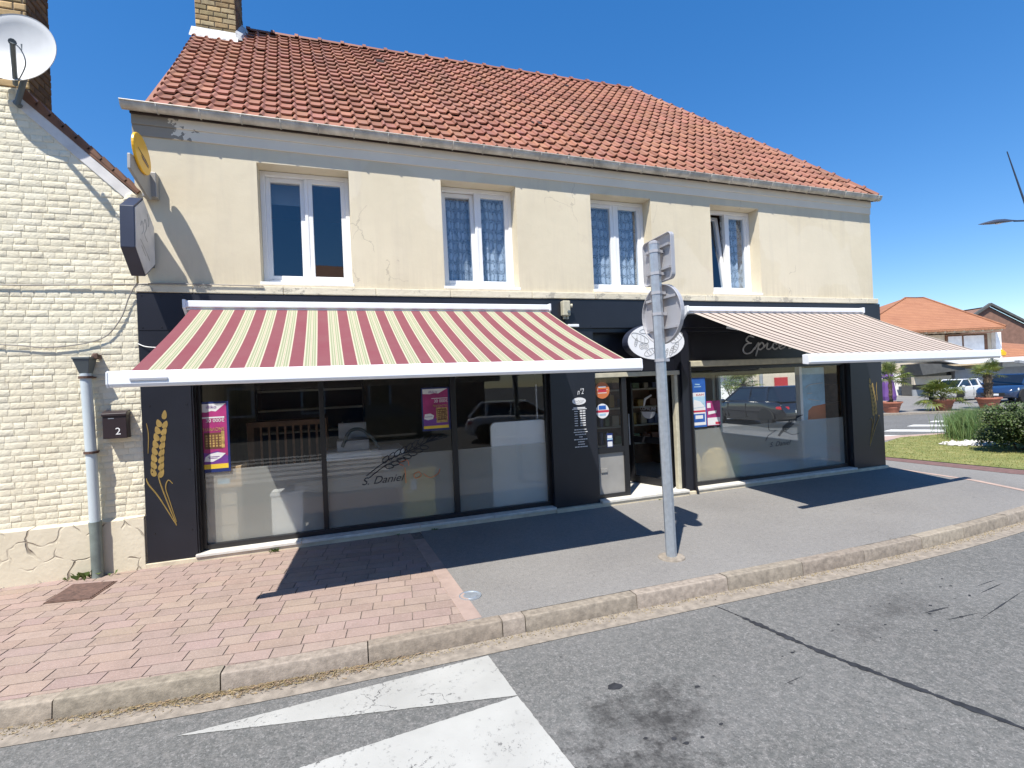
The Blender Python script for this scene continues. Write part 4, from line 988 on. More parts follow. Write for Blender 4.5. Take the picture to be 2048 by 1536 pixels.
# side window frame towards the square
sw = MB(); x0, x1 = XW-.16, XW-.10
sw.box(x0, x1, 1.3, 1.35, .3, 1.785); sw.box(x0, x1, 3.79, 3.84, .3, 1.785); sw.box(x0, x1, 1.35, 3.79, .3, .35); sw.box(x0, x1, 1.35, 3.79, 1.755, 1.785)
sf = sw.build('side_window', 'black_frame', shop); p = MB(); p.box(XW-.135, XW-.129, 1.35, 3.79, .35, 1.755); p.build('pane', 'glass', sf)

# ------------------------------------------------------------------ awnings
def awning(label, cx0, cx1, b0, b1, fx, fm, ztop):
    t = thing('awning', label, 'awning', ((cx0+cx1)/2, -.1, 2.75))
    c = MB(); c.box(cx0, cx1, -.17, -.036, 2.725, 2.80); c.box(cx0+.02, cx1-.02, -.15, -.036, 2.70, 2.725); c.build('case', 'white_metal', t, bevel=.018, seg=3)
    for x in (cx0, cx1-.02):
        e = MB(); e.prism([(x-.004, -.18, 2.81), (x-.004, -.03, 2.81), (x-.004, -.03, 2.62), (x-.004, -.06, 2.62), (x-.004, -.18, 2.72)], (.028, 0, 0)); e.build('end_plate', 'white_metal', t, bevel=.004)
    b0, b1 = Vector(b0), Vector(b1); n = 48; m = 10; vs = []; fs = []; uv = []
    for th in (0, -.003):
        for i in range(m+1):
            s = i/m
            for k in range(n+1):
                u = k/n
                top = Vector((fx[0][0]+(fx[0][1]-fx[0][0])*u, -.15, 2.705)); bx = fx[1][0]+(fx[1][1]-fx[1][0])*u
                q = (bx-b0.x)/(b1.x-b0.x); bot = b0+(b1-b0)*q; bot = Vector((bx, bot.y+.02, bot.z+.045))
                p = top+(bot-top)*s; sag = -.022*math.sin(math.pi*s)*(1+.25*math.sin(u*9)); p.z += sag+th+.005*math.sin(u*31+1.3*s)*math.sin(math.pi*s)+.003*math.sin(u*71)*s*(1-s)*2
                vs.append(tuple(p)); uv.append((fx[0][0]*0+(fx[0][1]-fx[0][0])*u, s))
    W1 = n+1; T = (m+1)*W1
    for i in range(m):
        for k in range(n):
            a = i*W1+k; fs += [(a, a+W1, a+W1+1, a+1), (T+a, T+a+1, T+a+W1+1, T+a+W1)]
    for k in range(n): fs += [(k, k+1, T+k+1, T+k), (m*W1+k, T+m*W1+k, T+m*W1+k+1, m*W1+k+1)]
    for i in range(m): fs += [(i*W1, T+i*W1, T+(i+1)*W1, (i+1)*W1), (i*W1+n, (i+1)*W1+n, T+(i+1)*W1+n, T+i*W1+n)]
    f = MB(); f.add(vs, fs); f.build('fabric', fm, t, smooth=60, uv=uv)
    d = (b1-b0); dn = Vector((0, -1, 0))
    bar = MB(); pr = [(-.035, -.045), (.035, -.055), (.05, -.03), (.045, .05), (.02, .06), (-.035, .055)]
    bar.prism([(b0.x, b0.y-y_, b0.z+z_) for y_, z_ in pr], tuple(d)); bar.build('front_bar', 'white_metal', t, bevel=.012, seg=3)
    cp = MB(); cp.prism([(b0.x-.012, b0.y-y_*1.02, b0.z+z_*1.02) for y_, z_ in pr], (.012, 0, 0)); cp.build('bar_cap', 'white_metal', t, bevel=.005); cp = MB(); cp.prism([(b1.x, b1.y-y_*1.02, b1.z+z_*1.02) for y_, z_ in pr], (.012, 0, 0)); cp.build('bar_cap', 'white_metal', t, bevel=.005)
    for s, b in ((1, b0), (-1, b1)):
        a = MB(); sh = Vector((b.x+s*.75, -.12, 2.5)); el = Vector((b.x+s*1.5, -1.05, 2.16)); hd_ = Vector((b.x+s*.7, b.y+.04, b.z))
        a.tube([sh, el], [.028, .024], 8); a.tube([el, hd_], [.022, .02], 8); a.lathe(el-Vector((0, 0, .035)), [(.032, 0), (.032, .07)], 12)
        a.build('folding_arm', 'white_metal', t, smooth=40)
    return t
t = awning('open crimson and green striped awning over the left shop window', .44, 4.65, (.535, -2.15, 1.905), (4.67, -2.15, 1.89), ((.5, 4.62), (.63, 4.57)), 'awn_red', 0)
lgm = MB(); lgm.box(.66, .88, -2.207, -2.200, 1.893, 1.912); lgm.build('maker_plate', 'sign_back', t, bevel=.002)
t = awning('open pale and brown striped awning over the right shop window', 6.83, 10.45, (6.83, -2.09, 1.89), (10.43, -1.94, 1.885), ((6.95, 10.42), (7.03, 10.08)), 'awn_brown', 0)

# ------------------------------------------------------------------ wall fittings and signs
t = thing('flood_lamp', 'small beige box fitting on the black fascia between the awnings', 'wall lamp', (4.91, -.05, 2.76))
b = MB(); b.box(4.85, 4.96, -.13, -.036, 2.66, 2.865); b.build('housing', 'beige', t, bevel=.012)
b = MB(); b.lathe((4.93, -.13, 2.71), [(.022, 0), (.022, .012), (.012, .014)], 14, (0, -1, 0)); b.build('sensor', 'dark_grey', t, smooth=40)
b = MB(); b.tube([(4.96, -.09, 2.80), (5.0, -.1, 2.80)], [.022, .026], 10); b.tube([(4.885, -.08, 2.66), (4.885, -.08, 2.62)], .02, 8); b.tube([(4.93, -.08, 2.66), (4.93, -.08, 2.62)], .02, 8); b.build('knob', 'beige', t)
b = MB(); b.tube(catmull([(4.90, -.06, 2.63), (4.895, -.045, 2.55), (4.88, -.042, 2.42)], 5), .006, 6); b.build('wire', 'rubber', t)
b = MB(); b.box(4.93, 5.1, -.085, -.036, 2.512, 2.55); tag(b.build('junction_box', 'pvc', bevel=.006), 'flat white junction box low on the black fascia beside the left awning', 'box')
# oval bread sign
t = thing('oval_sign', 'white oval sign with outline drawings of bread above the door', 'sign', (6.21, -.18, 2.27))
def oval(cx, y, cz_, a, b, n=40): return [(cx+a*math.cos(2*math.pi*k/n), y, cz_+b*math.sin(2*math.pi*k/n)) for k in range(n)]
s_ = MB(); s_.prism(oval(6.21, -.26, 2.275, .475, .262), (0, .14, 0)); s_.build('sign_body', 'navy', t, bevel=.006)
s_ = MB(); s_.prism(oval(6.21, -.266, 2.275, .465, .252), (0, .005, 0)); s_.build('sign_face', 'sign_rim', t)
s_ = MB(); ol_ = []
for (x, z, a, l, wd) in ((5.85, 2.33, -.4, .30, .10), (5.98, 2.43, .1, .28, .07), (6.45, 2.33, .5, .24, .12), (6.36, 2.14, 1.1, .16, .05), (6.27, 2.11, 1.2, .14, .04), (6.0, 2.13, .4, .2, .09), (6.43, 2.19, 1.0, .18, .07), (5.78, 2.27, 1.3, .12, .04)):
    e_ = [(x+l/2*math.cos(k*.5236)*math.cos(a)-wd/2*math.sin(k*.5236)*math.sin(a), z+l/2*math.cos(k*.5236)*math.sin(a)+wd/2*math.sin(k*.5236)*math.cos(a)) for k in range(13)]
    ol_.append(e_)
    for q in (-.22, 0, .22): ol_.append([(x+l*q*math.cos(a)-wd*.3*math.sin(a), z+l*q*math.sin(a)+wd*.3*math.cos(a)), (x+l*(q+.08)*math.cos(a)+wd*.3*math.sin(a), z+l*(q+.08)*math.sin(a)-wd*.3*math.cos(a))])
for cx_ in (5.87, 5.94): ol_.append([(cx_+.038*math.cos(k*.5236), 2.215+.04*math.sin(k*.5236)) for k in range(13)]); ol_.append([(cx_+.016*math.cos(k*.5236), 2.215+.018*math.sin(k*.5236)) for k in range(13)])
strokes(s_, [[(x+.09, z) for x, z in l] for l in ol_], -.2665, .0038); s_.build('bread_drawing', 'grey_panel', t)
s_ = MB(); s_.box(6.04, 6.08, -.12, .154, 2.30, 2.34); s_.box(6.34, 6.38, -.12, .154, 2.30, 2.34); s_.build('bracket', 'black_frame', t)
# hexagonal projecting sign
HV = [(-.53, 3.65), (-.30, 3.81), (-.02, 3.60), (-.03, 3.19), (-.32, 3.01), (-.55, 3.24)]
t = thing('hexagonal_sign', 'dark hexagonal projecting sign with faded white face beside the brick gable', 'sign', (.1, -.1, 3.4))
s_ = MB(); s_.prism([(.045, y, z) for y, z in HV], (.12, 0, 0)); s_.build('sign_case', 'navy', t, bevel=.006)
cy, cz_ = -.285, 3.41
s_ = MB(); s_.prism([(.165, cy+(y-cy)*.95, cz_+(z-cz_)*.95) for y, z in HV], (.004, 0, 0)); s_.build('sign_face', 'sign_white', t)
s_ = MB()
for l in ([(-.40, 3.5), (-.36, 3.56), (-.33, 3.48), (-.38, 3.42)], [(-.32, 3.54), (-.28, 3.6), (-.25, 3.52), (-.31, 3.44), (-.24, 3.38)], [(-.42, 3.36), (-.3, 3.28), (-.2, 3.20)], [(-.22, 3.68), (-.18, 3.60), (-.2, 3.55)], [(-.4, 3.3), (-.3, 3.22)]):
    s_.tube([(.1695, y, z) for y, z in catmull(l, 4)], .003, 5)
s_.build('faded_drawing', 'grey_panel', t)
s_ = MB(); s_.box(.06, .15, -.04, .0, 3.17, 3.24); s_.box(.06, .15, -.03, .0, 3.5, 3.56); s_.build('bracket', 'dark_grey', t)
# yellow disc sign
t = thing('yellow_disc_sign', 'yellow oval disc sign on a grey panel high by the gutter corner', 'sign', (.17, -.05, 4.0))
s_ = MB(); s_.prism([(.148, y, z) for y, z in ((-.60, 4.13), (-.61, 3.98), (-.13, 3.85), (-.02, 3.92), (-.02, 4.09), (-.2, 4.2))], (.029, 0, 0)); s_.build('panel', 'grey_panel', t, bevel=.006)
s_ = MB(); n = 32; s_.prism([(.178, -.37+.215*math.cos(2*math.pi*k/n)+.0*math.sin(2*math.pi*k/n), 4.225+.175*math.sin(2*math.pi*k/n)-.03*math.cos(2*math.pi*k/n)) for k in range(n)], (.027, 0, 0)); s_.build('disc', 'yellow', t, bevel=.008, seg=3)
s_ = MB(); s_.prism([(.206, -.5, 4.24), (.206, -.30, 4.19), (.206, -.22, 4.16), (.206, -.33, 4.20)], (.003, 0, 0)); s_.prism([(.206, -.42, 4.20), (.206, -.26, 4.155), (.206, -.24, 4.14), (.206, -.38, 4.17)], (.003, 0, 0)); s_.build('bird_emblem', 'pos_navy', t)
s_ = MB(); s_.box(.095, .225, -.10, .0, 3.90, 4.165); s_.build('wall_box', 'grey_panel', t, bevel=.008)

# ------------------------------------------------------------------ traffic sign post
PX, PY = 4.98, -2.09
t = thing('traffic_sign', 'grey post carrying a square and a round traffic sign seen from behind', 'road sign', (PX, PY, 0))
def pole_at(z): return Vector((PX-.042*z/3.05, PY, z))
s_ = MB(); s_.tube([pole_at(z) for z in (0, 1, 2, 3.06)], .0525, 8); s_.build('post', 'steel', t)
s_ = MB(); s_.lathe((PX, PY, 0), [(.13, 0), (.125, .012), (.085, .02)], 20); s_.build('base_collar', 'channel', t)
s_ = MB(); s_.lathe(pole_at(3.06), [(.0545, 0), (.0545, .02), (.025, .035)], 8); s_.build('post_cap', 'sign_back', t)
for z in (2.99, 2.775, 2.585, 2.38, 1.93):
    s_ = MB(); s_.tube([pole_at(z-.014), pole_at(z+.014)], .0575, 8)
    p = pole_at(z); s_.box(p.x+.03, p.x+.085, p.y-.03, p.y+.03, z-.014, z+.014); s_.build('clamp', 'sign_back', t)
SXP = 5.035
sd = Vector((-.06, -1, 0)).normalized(); sn = Vector((1, -.06, 0)).normalized()
def setdir(x):
    global sd, sn
    sd = Vector((x, -1, 0)).normalized(); sn = Vector((1, x, 0)).normalized()
def sgn(poly, c, mb, thick=.012):    # poly in (along sd, z)
    c = Vector(c); mb.prism([c+sd*a+Vector((0, 0, b)) for a, b in poly], sn*thick)
def rrect(w, h, r, n=5):
    out = []
    for cx_, cy_, a0 in ((w/2-r, h/2-r, 0), (-w/2+r, h/2-r, 90), (-w/2+r, -h/2+r, 180), (w/2-r, -h/2+r, 270)):
        for k in range(n+1): a = R(a0+90*k/n); out.append((cx_+r*math.cos(a), cy_+r*math.sin(a)))
    return out
def rim(poly, c, mb, dep=.03, k=.965):
    c = Vector(c); n = len(poly)
    o = [c+sd*a+Vector((0, 0, b)) for a, b in poly]; i = [c+sd*a*k+Vector((0, 0, b*k)) for a, b in poly]
    vs = o+[p-sn*dep for p in o]+i+[p-sn*dep for p in i]
    fs = []
    for q in range(n):
        r_ = (q+1) % n; fs += [(q, r_, n+r_, n+q), (n+q, n+r_, 3*n+r_, 3*n+q), (3*n+q, 3*n+r_, 2*n+r_, 2*n+q)]
    mb.add(vs, fs)
for nm, poly, c in (('square_plate', rrect(.49, .45, .05), (SXP+.0, -2.025, 2.925)), ('round_plate', [(.295*math.cos(2*math.pi*k/40), .295*math.sin(2*math.pi*k/40)) for k in range(40)], (SXP+.0, -2.05, 2.385))):
    setdir(-.03 if nm[0] == 's' else .06)
    s_ = MB(); sgn(poly, c, s_); rim(poly, c, s_); po = s_.build(nm, 'sign_back', t, bevel=.003)
    for dz in ((.115, -.105) if nm[0] == 's' else (.155, -.14)):
        q = MB(); C_ = Vector(c)+Vector((0, 0, dz)); hw = .20 if nm[0] == 's' else .22
        a, b = C_-sd*hw, C_+sd*hw
        q.hexa([a-sn*.03+Vector((0, 0, -.012)), b-sn*.03+Vector((0, 0, -.012)), b+Vector((0, 0, -.012)), a+Vector((0, 0, -.012)), a-sn*.03+Vector((0, 0, .012)), b-sn*.03+Vector((0, 0, .012)), b+Vector((0, 0, .012)), a+Vector((0, 0, .012))]); q.build('rail', 'sign_back', po)

# ------------------------------------------------------------------ left brick gable building
lb = thing('brick_gable_house', 'low cream painted brick house with a sloping gable at the left', 'house', (-1.6, 1.5, 0))
poly = [(-3.6, -.05), (-.022, -.05), (-.022, 3.93), (-.90, 4.80), (-.96, 4.93), (-3.6, 4.93)]
s_ = MB(); s_.prism([(x, .0, z) for x, z in poly], (0, .3, 0)); s_.box(-3.6, -.03, .3, 6, 0, 3.9); wo = s_.build('wall', 'brick_paint', lb)
def keep(u0, u1, v0, v1):
    x = -3.4+u1; z = .55+v1
    if x > -.93: return z < 4.80-(x+.90)*.99+.0
    return z < 4.95
s_ = MB(); bricks(s_, (-3.4, 0, .55), (1, 0, 0), (0, 0, 1), (0, -1, 0), 3.378, 4.37, keep=keep, jit=.0022, dep=.0062, j=.004, bw=.19, bh=.0655, cols=[(1, 1, 1), (.97, .965, .95), (1, .99, .97), (.93, .92, .90)]); s_.build('brick_facing', 'brick_paint', wo, smooth=30)
s_ = MB(); s_.box(-3.5, -.03, -.045, .0, -.05, .53); s_.prism([(-3.5, -.045, .53), (-.03, -.045, .53), (-.03, 0, .56), (-3.5, 0, .56)], (0, 0, -.002)); s_.build('plinth', 'crazy', lb, bevel=.012)
v0, v1 = Vector((-.93, -.016, 4.86)), Vector((-.0, -.016, 3.95)); dn = Vector((.70, 0, .71))
s_ = MB()
a = [v0-dn*.1, v1-dn*.1, v1, v0]; s_.prism([p for p in a], (0, .05, 0)); s_.build('verge_board', 'sign_white', lb, bevel=.004)
s_ = MB(); s_.hexa([v0+Vector((-.02, -.006, 0)), v1+Vector((.02, -.006, 0)), v1+Vector((.02, 5, 0)), v0+Vector((-.02, 5, 0)), v0+dn*.05+Vector((-.02, -.006, 0)), v1+dn*.05+Vector((.02, -.006, 0)), v1+dn*.05+Vector((.02, 5, 0)), v0+dn*.05+Vector((-.02, 5, 0))])
for k in range(9):
    p = v0+(v1-v0)*(k/9); q = v0+(v1-v0)*((k+1.1)/9); s_.hexa([p+dn*.03+Vector((0, -.012, 0)), q+dn*.03+Vector((0, -.012, 0)), q+dn*.03+Vector((0, 3, 0)), p+dn*.03+Vector((0, 3, 0)), p+dn*.085+Vector((0, -.012, 0)), q+dn*.055+Vector((0, -.012, 0)), q+dn*.055+Vector((0, 3, 0)), p+dn*.085+Vector((0, 3, 0))])
s_.build('roof', 'wood_trim', lb)
LX0, LX1, LY0, LY1 = -2.3, -1.09, .5, .94
s_ = MB(); s_.box(LX0+.01, LX1-.01, LY0+.01, LY1, 4.5, 7.4); lc = s_.build('chimney', 'mortar', lb)
s_ = MB(); bricks(s_, (LX0, LY0+.01, 4.6), (1, 0, 0), (0, 0, 1), (0, -1, 0), LX1-LX0, 2.8, bh=.085, dep=.012, cols=STOCK, vary=False, bw=.2); bricks(s_, (LX1-.01, LY0, 4.6), (0, 1, 0), (0, 0, 1), (1, 0, 0), LY1-LY0, 2.8, bh=.085, dep=.012, cols=SHADED_STOCK, vary=False, bw=.2); s_.build('chimney_bricks', 'chimney', lc)
# mortar lump at the junction
s_ = MB(); s_.lathe((-.02, -.03, 3.86), [(.05, -.05), (.075, 0), (.05, .06), (.02, .09)], 9); s_.build('mortar_fillet', 'ledge', lb)
# satellite dish
DC = Vector((-.845, -.22, 5.21)); dnm = Vector((-.12, -.98, .10)).normalized()
t = thing('satellite_dish', 'large white satellite dish above the brick gable', 'satellite dish', DC)
s_ = MB(); pr = [(.0001, .075), (.10, .068), (.2, .046), (.28, .02), (.335, -.008), (.345, -.006), (.345, -.014), (.28, .028), (.2, .054), (.10, .076), (.0001, .083)]
s_.lathe(DC, [(r_, -h) for r_, h in pr], 48, dnm, cap=False); s_.build('reflector', 'dish', t, smooth=60)
low = DC+Vector((.0, 0, -.34))-Vector((.03, 0, 0)); lnb = Vector((-.70, -.56, 5.06))
s_ = MB(); s_.tube([low-dnm*.03, lnb], .02, 8); s_.build('feed_arm', 'dark_grey', t)
s_ = MB(); s_.tube([lnb, lnb+(DC-lnb).normalized()*.08], [.03, .022], 10); s_.tube(catmull([lnb, lnb+Vector((.05, .02, -.05)), lnb+Vector((.06, .06, -.16)), low+Vector((.03, 0, 0))], 5), .005, 5); s_.build('receiver', 'dark_grey', t)
s_ = MB(); s_.tube([DC-dnm*.1+Vector((0, .0, .1)), DC-dnm*.1-Vector((0, 0, .22)), Vector((-.93, -.06, 4.74))], .025, 8); s_.tube([Vector((-.93, -.08, 4.75)), Vector((-.93, .02, 4.75))], .025, 8); s_.build('mast', 'dark_grey', t)
# downpipe
t = thing('drainpipe', 'pale grey drainpipe with a hopper on the cream brick wall', 'drainpipe', (-.44, -.1, 0))
s_ = MB(); s_.tube([(-.452, -.10, 2.06), (-.432, -.10, 1.2), (-.424, -.10, .5)], .047, 14); s_.build('pipe', 'pvc_grey', t, smooth=40)
s_ = MB(); s_.tube([(-.425, -.10, .56), (-.423, -.10, .45), (-.42, -.10, -.02)], [.054, .05, .05], 14); s_.build('lower_pipe', 'pipe_low', t, smooth=40)
s_ = MB(); s_.hexa([(-.49, -.14, 2.06), (-.41, -.14, 2.06), (-.41, -.05, 2.06), (-.49, -.05, 2.06), (-.525, -.18, 2.2), (-.385, -.18, 2.2), (-.385, -.02, 2.2), (-.525, -.02, 2.2)]); s_.box(-.53, -.38, -.185, -.018, 2.2, 2.222); s_.build('hopper', 'dark_grey', t, bevel=.005)
s_ = MB(); s_.lathe((-.38, -.06, 2.235), [(.03, -.03), (.036, 0), (.02, .03)], 10); s_.box(-.38, -.35, -.1, .0, 2.21, 2.25); s_.build('pipe_stub', 'rust', t)
for z in (2.02, 1.26):
    s_ = MB(); s_.lathe((-.452+.02*(2.06-z)/.86, -.10, z), [(.060, -.012), (.060, .012)], 14); s_.box(-.45, -.40, -.10, .0, z-.008, z+.008); s_.build('bracket', 'rust', t)
# mailbox
t = thing('mailbox', 'small dark mailbox numbered 2 on the cream brick wall', 'mailbox', (-.22, -.06, 1.38))
s_ = MB(); s_.box(-.325, -.12, -.115, -.012, 1.385, 1.62); s_.build('body', 'mailbox', t, bevel=.005)
s_ = MB(); s_.prism([(-.33, -.125, 1.615), (-.33, -.012, 1.615), (-.33, -.012, 1.675), (-.33, -.09, 1.665), (-.33, -.125, 1.64)], (.215, 0, 0)); s_.build('lid', 'mailbox', t, bevel=.004)
s_ = MB(); s_.box(-.275, -.225, -.117, -.115, 1.588, 1.595); s_.build('slot', 'steel', t)
s_ = MB(); s_.text('2', (-.215, -.1155, 1.425), (1, 0, 0), (0, 0, 1), size=.10, depth=.0015); s_.build('number', 'sign_rim', t)
# cables on the gable
def cable(label, P_, r, m='cable'):
    s_ = MB(); s_.tube(catmull(P_, 6), r, 5); return tag(s_.build('cable', m, smooth=60), label, 'cable')
cable('grey cable running level across the brick gable below the signs', [(-3.5, -.035, 2.97), (-2.6, -.035, 2.96), (-1.14, -.03, 2.955), (-.62, -.03, 2.965), (-.03, -.04, 2.985), (.3, -.06, 2.995), (1.2, -.06, 2.99)], .007)
cable('slack grey cable drooping down the brick gable from the hexagonal sign', [(-.0, -.05, 3.0), (-.08, -.035, 2.85), (-.17, -.03, 2.61), (-.35, -.03, 2.41), (-.77, -.03, 2.335), (-1.16, -.03, 2.37), (-2.4, -.03, 2.42), (-3.5, -.03, 2.46)], .006)
cable('thin white wire looping onto the black pilaster at the left awning', [(-.02, -.03, 2.36), (.06, -.05, 2.325), (.2, -.06, 2.315), (.42, -.1, 2.33)], .006, 'white_cable')
# ground fittings
t = thing('drain_grate', 'rusty square drain grate in the pavers below the drainpipe', 'drain grate', (-.37, -.5, 0))
G = [(-.58, -.70), (-.20, -.77), (-.165, -.34), (-.56, -.25)]
s_ = MB(); s_.prism([(x, y, .001) for x, y in G], (0, 0, .004)); s_.build('frame', 'rust', t)
s_ = MB()
for k in range(1, 14):
    u = k/14; a = Vector(G[0]).lerp(Vector(G[3]), u); b = Vector(G[1]).lerp(Vector(G[2]), u); s_.tube([(a.x+.02, a.y, .007), (b.x-.02, b.y, .007)], .008, 4)
s_.build('bars', 'rust', t)
s_ = MB(); s_.lathe((2.955, -2.12, .0), [(.095, -.01), (.095, .006), (.085, .007), (.083, .002), (.06, .002), (.058, .006), (.02, .007)], 28); tag(s_.build('manhole_cover', 'steel', smooth=30), 'small round metal cover set in the grey pavement', 'manhole cover')
# weeds
def weed(x, y, n, h, label):
    mb = MB()
    for _ in range(n):
        a = U(0, 6.28); l = U(.4, 1)*h; bx, by = x+random.gauss(0, h*.5), y-abs(random.gauss(0, h*.2)); w_ = l*.28; tip = (bx+math.cos(a)*l*.6, by-abs(math.sin(a))*l*.5, l*U(.3, 1)); sh = U(.6, 1.3)
        sx, sy = -math.sin(a)*w_, math.cos(a)*w_; mid = (bx+math.cos(a)*l*.3, by-abs(math.sin(a))*l*.2, l*.5)
        mb.add([(bx, by, 0), (mid[0]+sx, mid[1]+sy, mid[2]), tip, (mid[0]-sx, mid[1]-sy, mid[2])], [(0, 1, 2, 3)], 0, (sh, sh, sh))
    return tag(mb.build('weed', 'weed'), label, 'weed', 'weeds along the foot of the walls')
weed(-.5, -.09, 22, .13, 'small green weed growing beside the foot of the drainpipe')
weed(1.2, -.07, 22, .06, 'low weed at the foot of the left shop window')
weed(2.55, -.07, 16, .035, 'dark tuft of weed where the pink pavers meet the pavement')
weed(3.0, -.07, 14, .04, 'tiny weed under the middle of the left shop window')
weed(6.25, -.1, 14, .025, 'flat weed at the foot of the doorstep')

# ------------------------------------------------------------------ posters and stickers
YP = .108
def poster(name, label, x0, x1, z0, z1, fn, y=YP, mats=()):
    s_ = MB(); s_.box(x0, x1, y-.002, y, z0, z1, 0); fn(s_, x0, x1, z0, z1, y-.002); return tag(s_.build(name, list(mats)), label, 'poster' if name == 'poster' else 'sticker')
def lotto(variant):
    def fn(s, x0, x1, z0, z1, y):
        w_, h = x1-x0, z1-z0; X = lambda u: x0+u*w_; Z = lambda v: z0+v*h
        def poly(pts, mi, d): s.prism([(X(u), y-.0006*d, Z(v)) for u, v in pts], (0, .0005, 0), mi)
        poly([(.05, .05), (.93, .05), (.93, .97), (.05, .97)], 1, 1)
        poly([(.05, .12), (.93, .12), (.93, .22), (.6, .3), (.3, .27), (.05, .3)], 2, 2)
        poly([(.05, .86), (.3, .85), (.45, .87), (.6, .86), (.8, .93), (.92, .97), (.05, .97)], 3, 2)
        poly([(.05, .05), (.93, .05), (.93, .115), (.05, .115)], 4, 2)
        if variant == 0:
            poly([(.2, .33), (.78, .33), (.78, .56), (.2, .56)], 6, 3)
            for i in range(5):
                for j in range(5): poly([(.25+i*.105, .36+j*.036), (.25+i*.105+.06, .36+j*.036), (.25+i*.105+.06, .385+j*.036), (.25+i*.105, .385+j*.036)], 5, 4)
            poly([(.74, .34), (.84, .34), (.84, .58), (.74, .58)], 5, 4)
            poly([(.18, .16), (.45, .15), (.7, .2), (.86, .26), (.6, .28), (.35, .26), (.22, .22)], 3, 4)
            s.text('PHARAONS', (X(.12), y-.003, Z(.585)), (1, 0, 0), (0, 0, 1), width=w_*.72, size=.055, depth=.0005, mi=5)
            s.text('30 000€', (X(.28), y-.003, Z(.71)), (1, 0, 0), (0, 0, 1), width=w_*.58, size=.055, depth=.0005, mi=3)
            s.text('illiko', (X(.3), y-.003, Z(.905)), (1, 0, 0), (0, 0, 1), width=w_*.32, size=.05, depth=.0005, mi=2)
            poly([(.16, .765), (.86, .765), (.86, .785), (.16, .785)], 3, 4); poly([(.3, .215), (.66, .215), (.66, .225), (.3, .225)], 2, 5); poly([(.32, .195), (.6, .195), (.6, .204), (.32, .204)], 2, 5)
        else:
            poly([(.5, .18), (.9, .18), (.9, .53), (.5, .53)], 5, 3); poly([(.55, .24), (.86, .24), (.86, .5), (.55, .5)], 6, 4)
            for i in range(5):
                for j in range(5): poly([(.57+i*.057, .27+j*.044), (.57+i*.057+.033, .27+j*.044), (.57+i*.057+.033, .297+j*.044), (.57+i*.057, .297+j*.044)], 5, 5)
            poly([(.07, .28), (.2, .25), (.38, .27), (.42, .35), (.3, .4), (.1, .39)], 3, 4)
            s.text('30 000€', (X(.44), y-.003, Z(.65)), (1, 0, 0), (0, 0, 1), width=w_*.48, size=.055, depth=.0005, mi=3)
            s.text('illiko', (X(.26), y-.003, Z(.87)), (1, 0, 0), (0, 0, 1), width=w_*.3, size=.045, depth=.0005, mi=2)
            s.text('PHARAONS', (X(.4), y-.003, Z(.55)), (1, 0, 0), (0, 0, 1), width=w_*.5, size=.04, depth=.0005, mi=5)
            poly([(.35, .74), (.92, .74), (.92, .755), (.35, .755)], 3, 4); poly([(.1, .32), (.36, .32), (.36, .33), (.1, .33)], 2, 5)
    return fn
PM = ('pos_navy', 'pos_mag', 'pos_pur', 'white_vinyl', 'pos_yel', 'pos_gold', 'pos_brown')
poster('poster', 'tall magenta and purple lottery poster at the left edge of the shop window', .452, .765, .925, 1.715, lotto(0), mats=PM)
poster('poster', 'smaller magenta lottery poster high beside the second window bar', 2.93, 3.295, 1.215, 1.765, lotto(1), mats=PM)
def blue(s, x0, x1, z0, z1, y):
    w_, h = x1-x0, z1-z0; X = lambda u: x0+u*w_; Z = lambda v: z0+v*h
    def poly(pts, mi, d): s.prism([(X(u), y-.0006*d, Z(v)) for u, v in pts], (0, .0005, 0), mi)
    poly([(.06, .04), (.94, .04), (.94, .7), (.06, .7)], 1, 1); poly([(.06, .38), (.94, .4), (.94, .62), (.06, .62)], 2, 2); poly([(.08, .39), (.9, .41), (.6, .52), (.2, .56)], 1, 3)
    poly([(.12, .10), (.88, .10), (.88, .27), (.12, .27)], 0, 2); poly([(.25, .17), (.75, .17), (.75, .24), (.25, .24)], 1, 3); poly([(.06, .30), (.94, .30), (.94, .34), (.06, .34)], 3, 2)
    poly([(.3, .86), (.6, .85), (.65, .87), (.3, .88)], 2, 2); poly([(.25, .81), (.7, .81), (.7, .825), (.25, .825)], 2, 2)
    s.text('KAM', (X(.35), y-.003, Z(.635)), (1, 0, 0), (0, 0, 1), width=w_*.5, size=.045, depth=.0005, mi=3)
poster('poster', 'tall blue poster with pale car picture at the left edge of the right window', 7.04, 7.32, .975, 1.74, blue, mats=('pos_blue', 'white_vinyl', 'pos_sky', 'pos_red'))
def redp(s, x0, x1, z0, z1, y):
    w_, h = x1-x0, z1-z0; X = lambda u: x0+u*w_; Z = lambda v: z0+v*h
    def poly(pts, mi, d): s.prism([(X(u), y-.0006*d, Z(v)) for u, v in pts], (0, .0005, 0), mi)
    poly([(.04, .02), (.96, .02), (.96, .32), (.04, .32)], 1, 1); poly([(.04, .72), (.3, .72), (.3, .92), (.04, .92)], 1, 2); poly([(.1, .45), (.7, .5), (.7, .6), (.1, .58)], 1, 2); poly([(.6, .04), (.95, .04), (.95, .14), (.6, .14)], 2, 2)
poster('poster', 'crimson and white poster beside the tall blue poster', 7.325, 7.585, .985, 1.37, redp, mats=('pos_mag', 'white_vinyl', 'pos_red'))
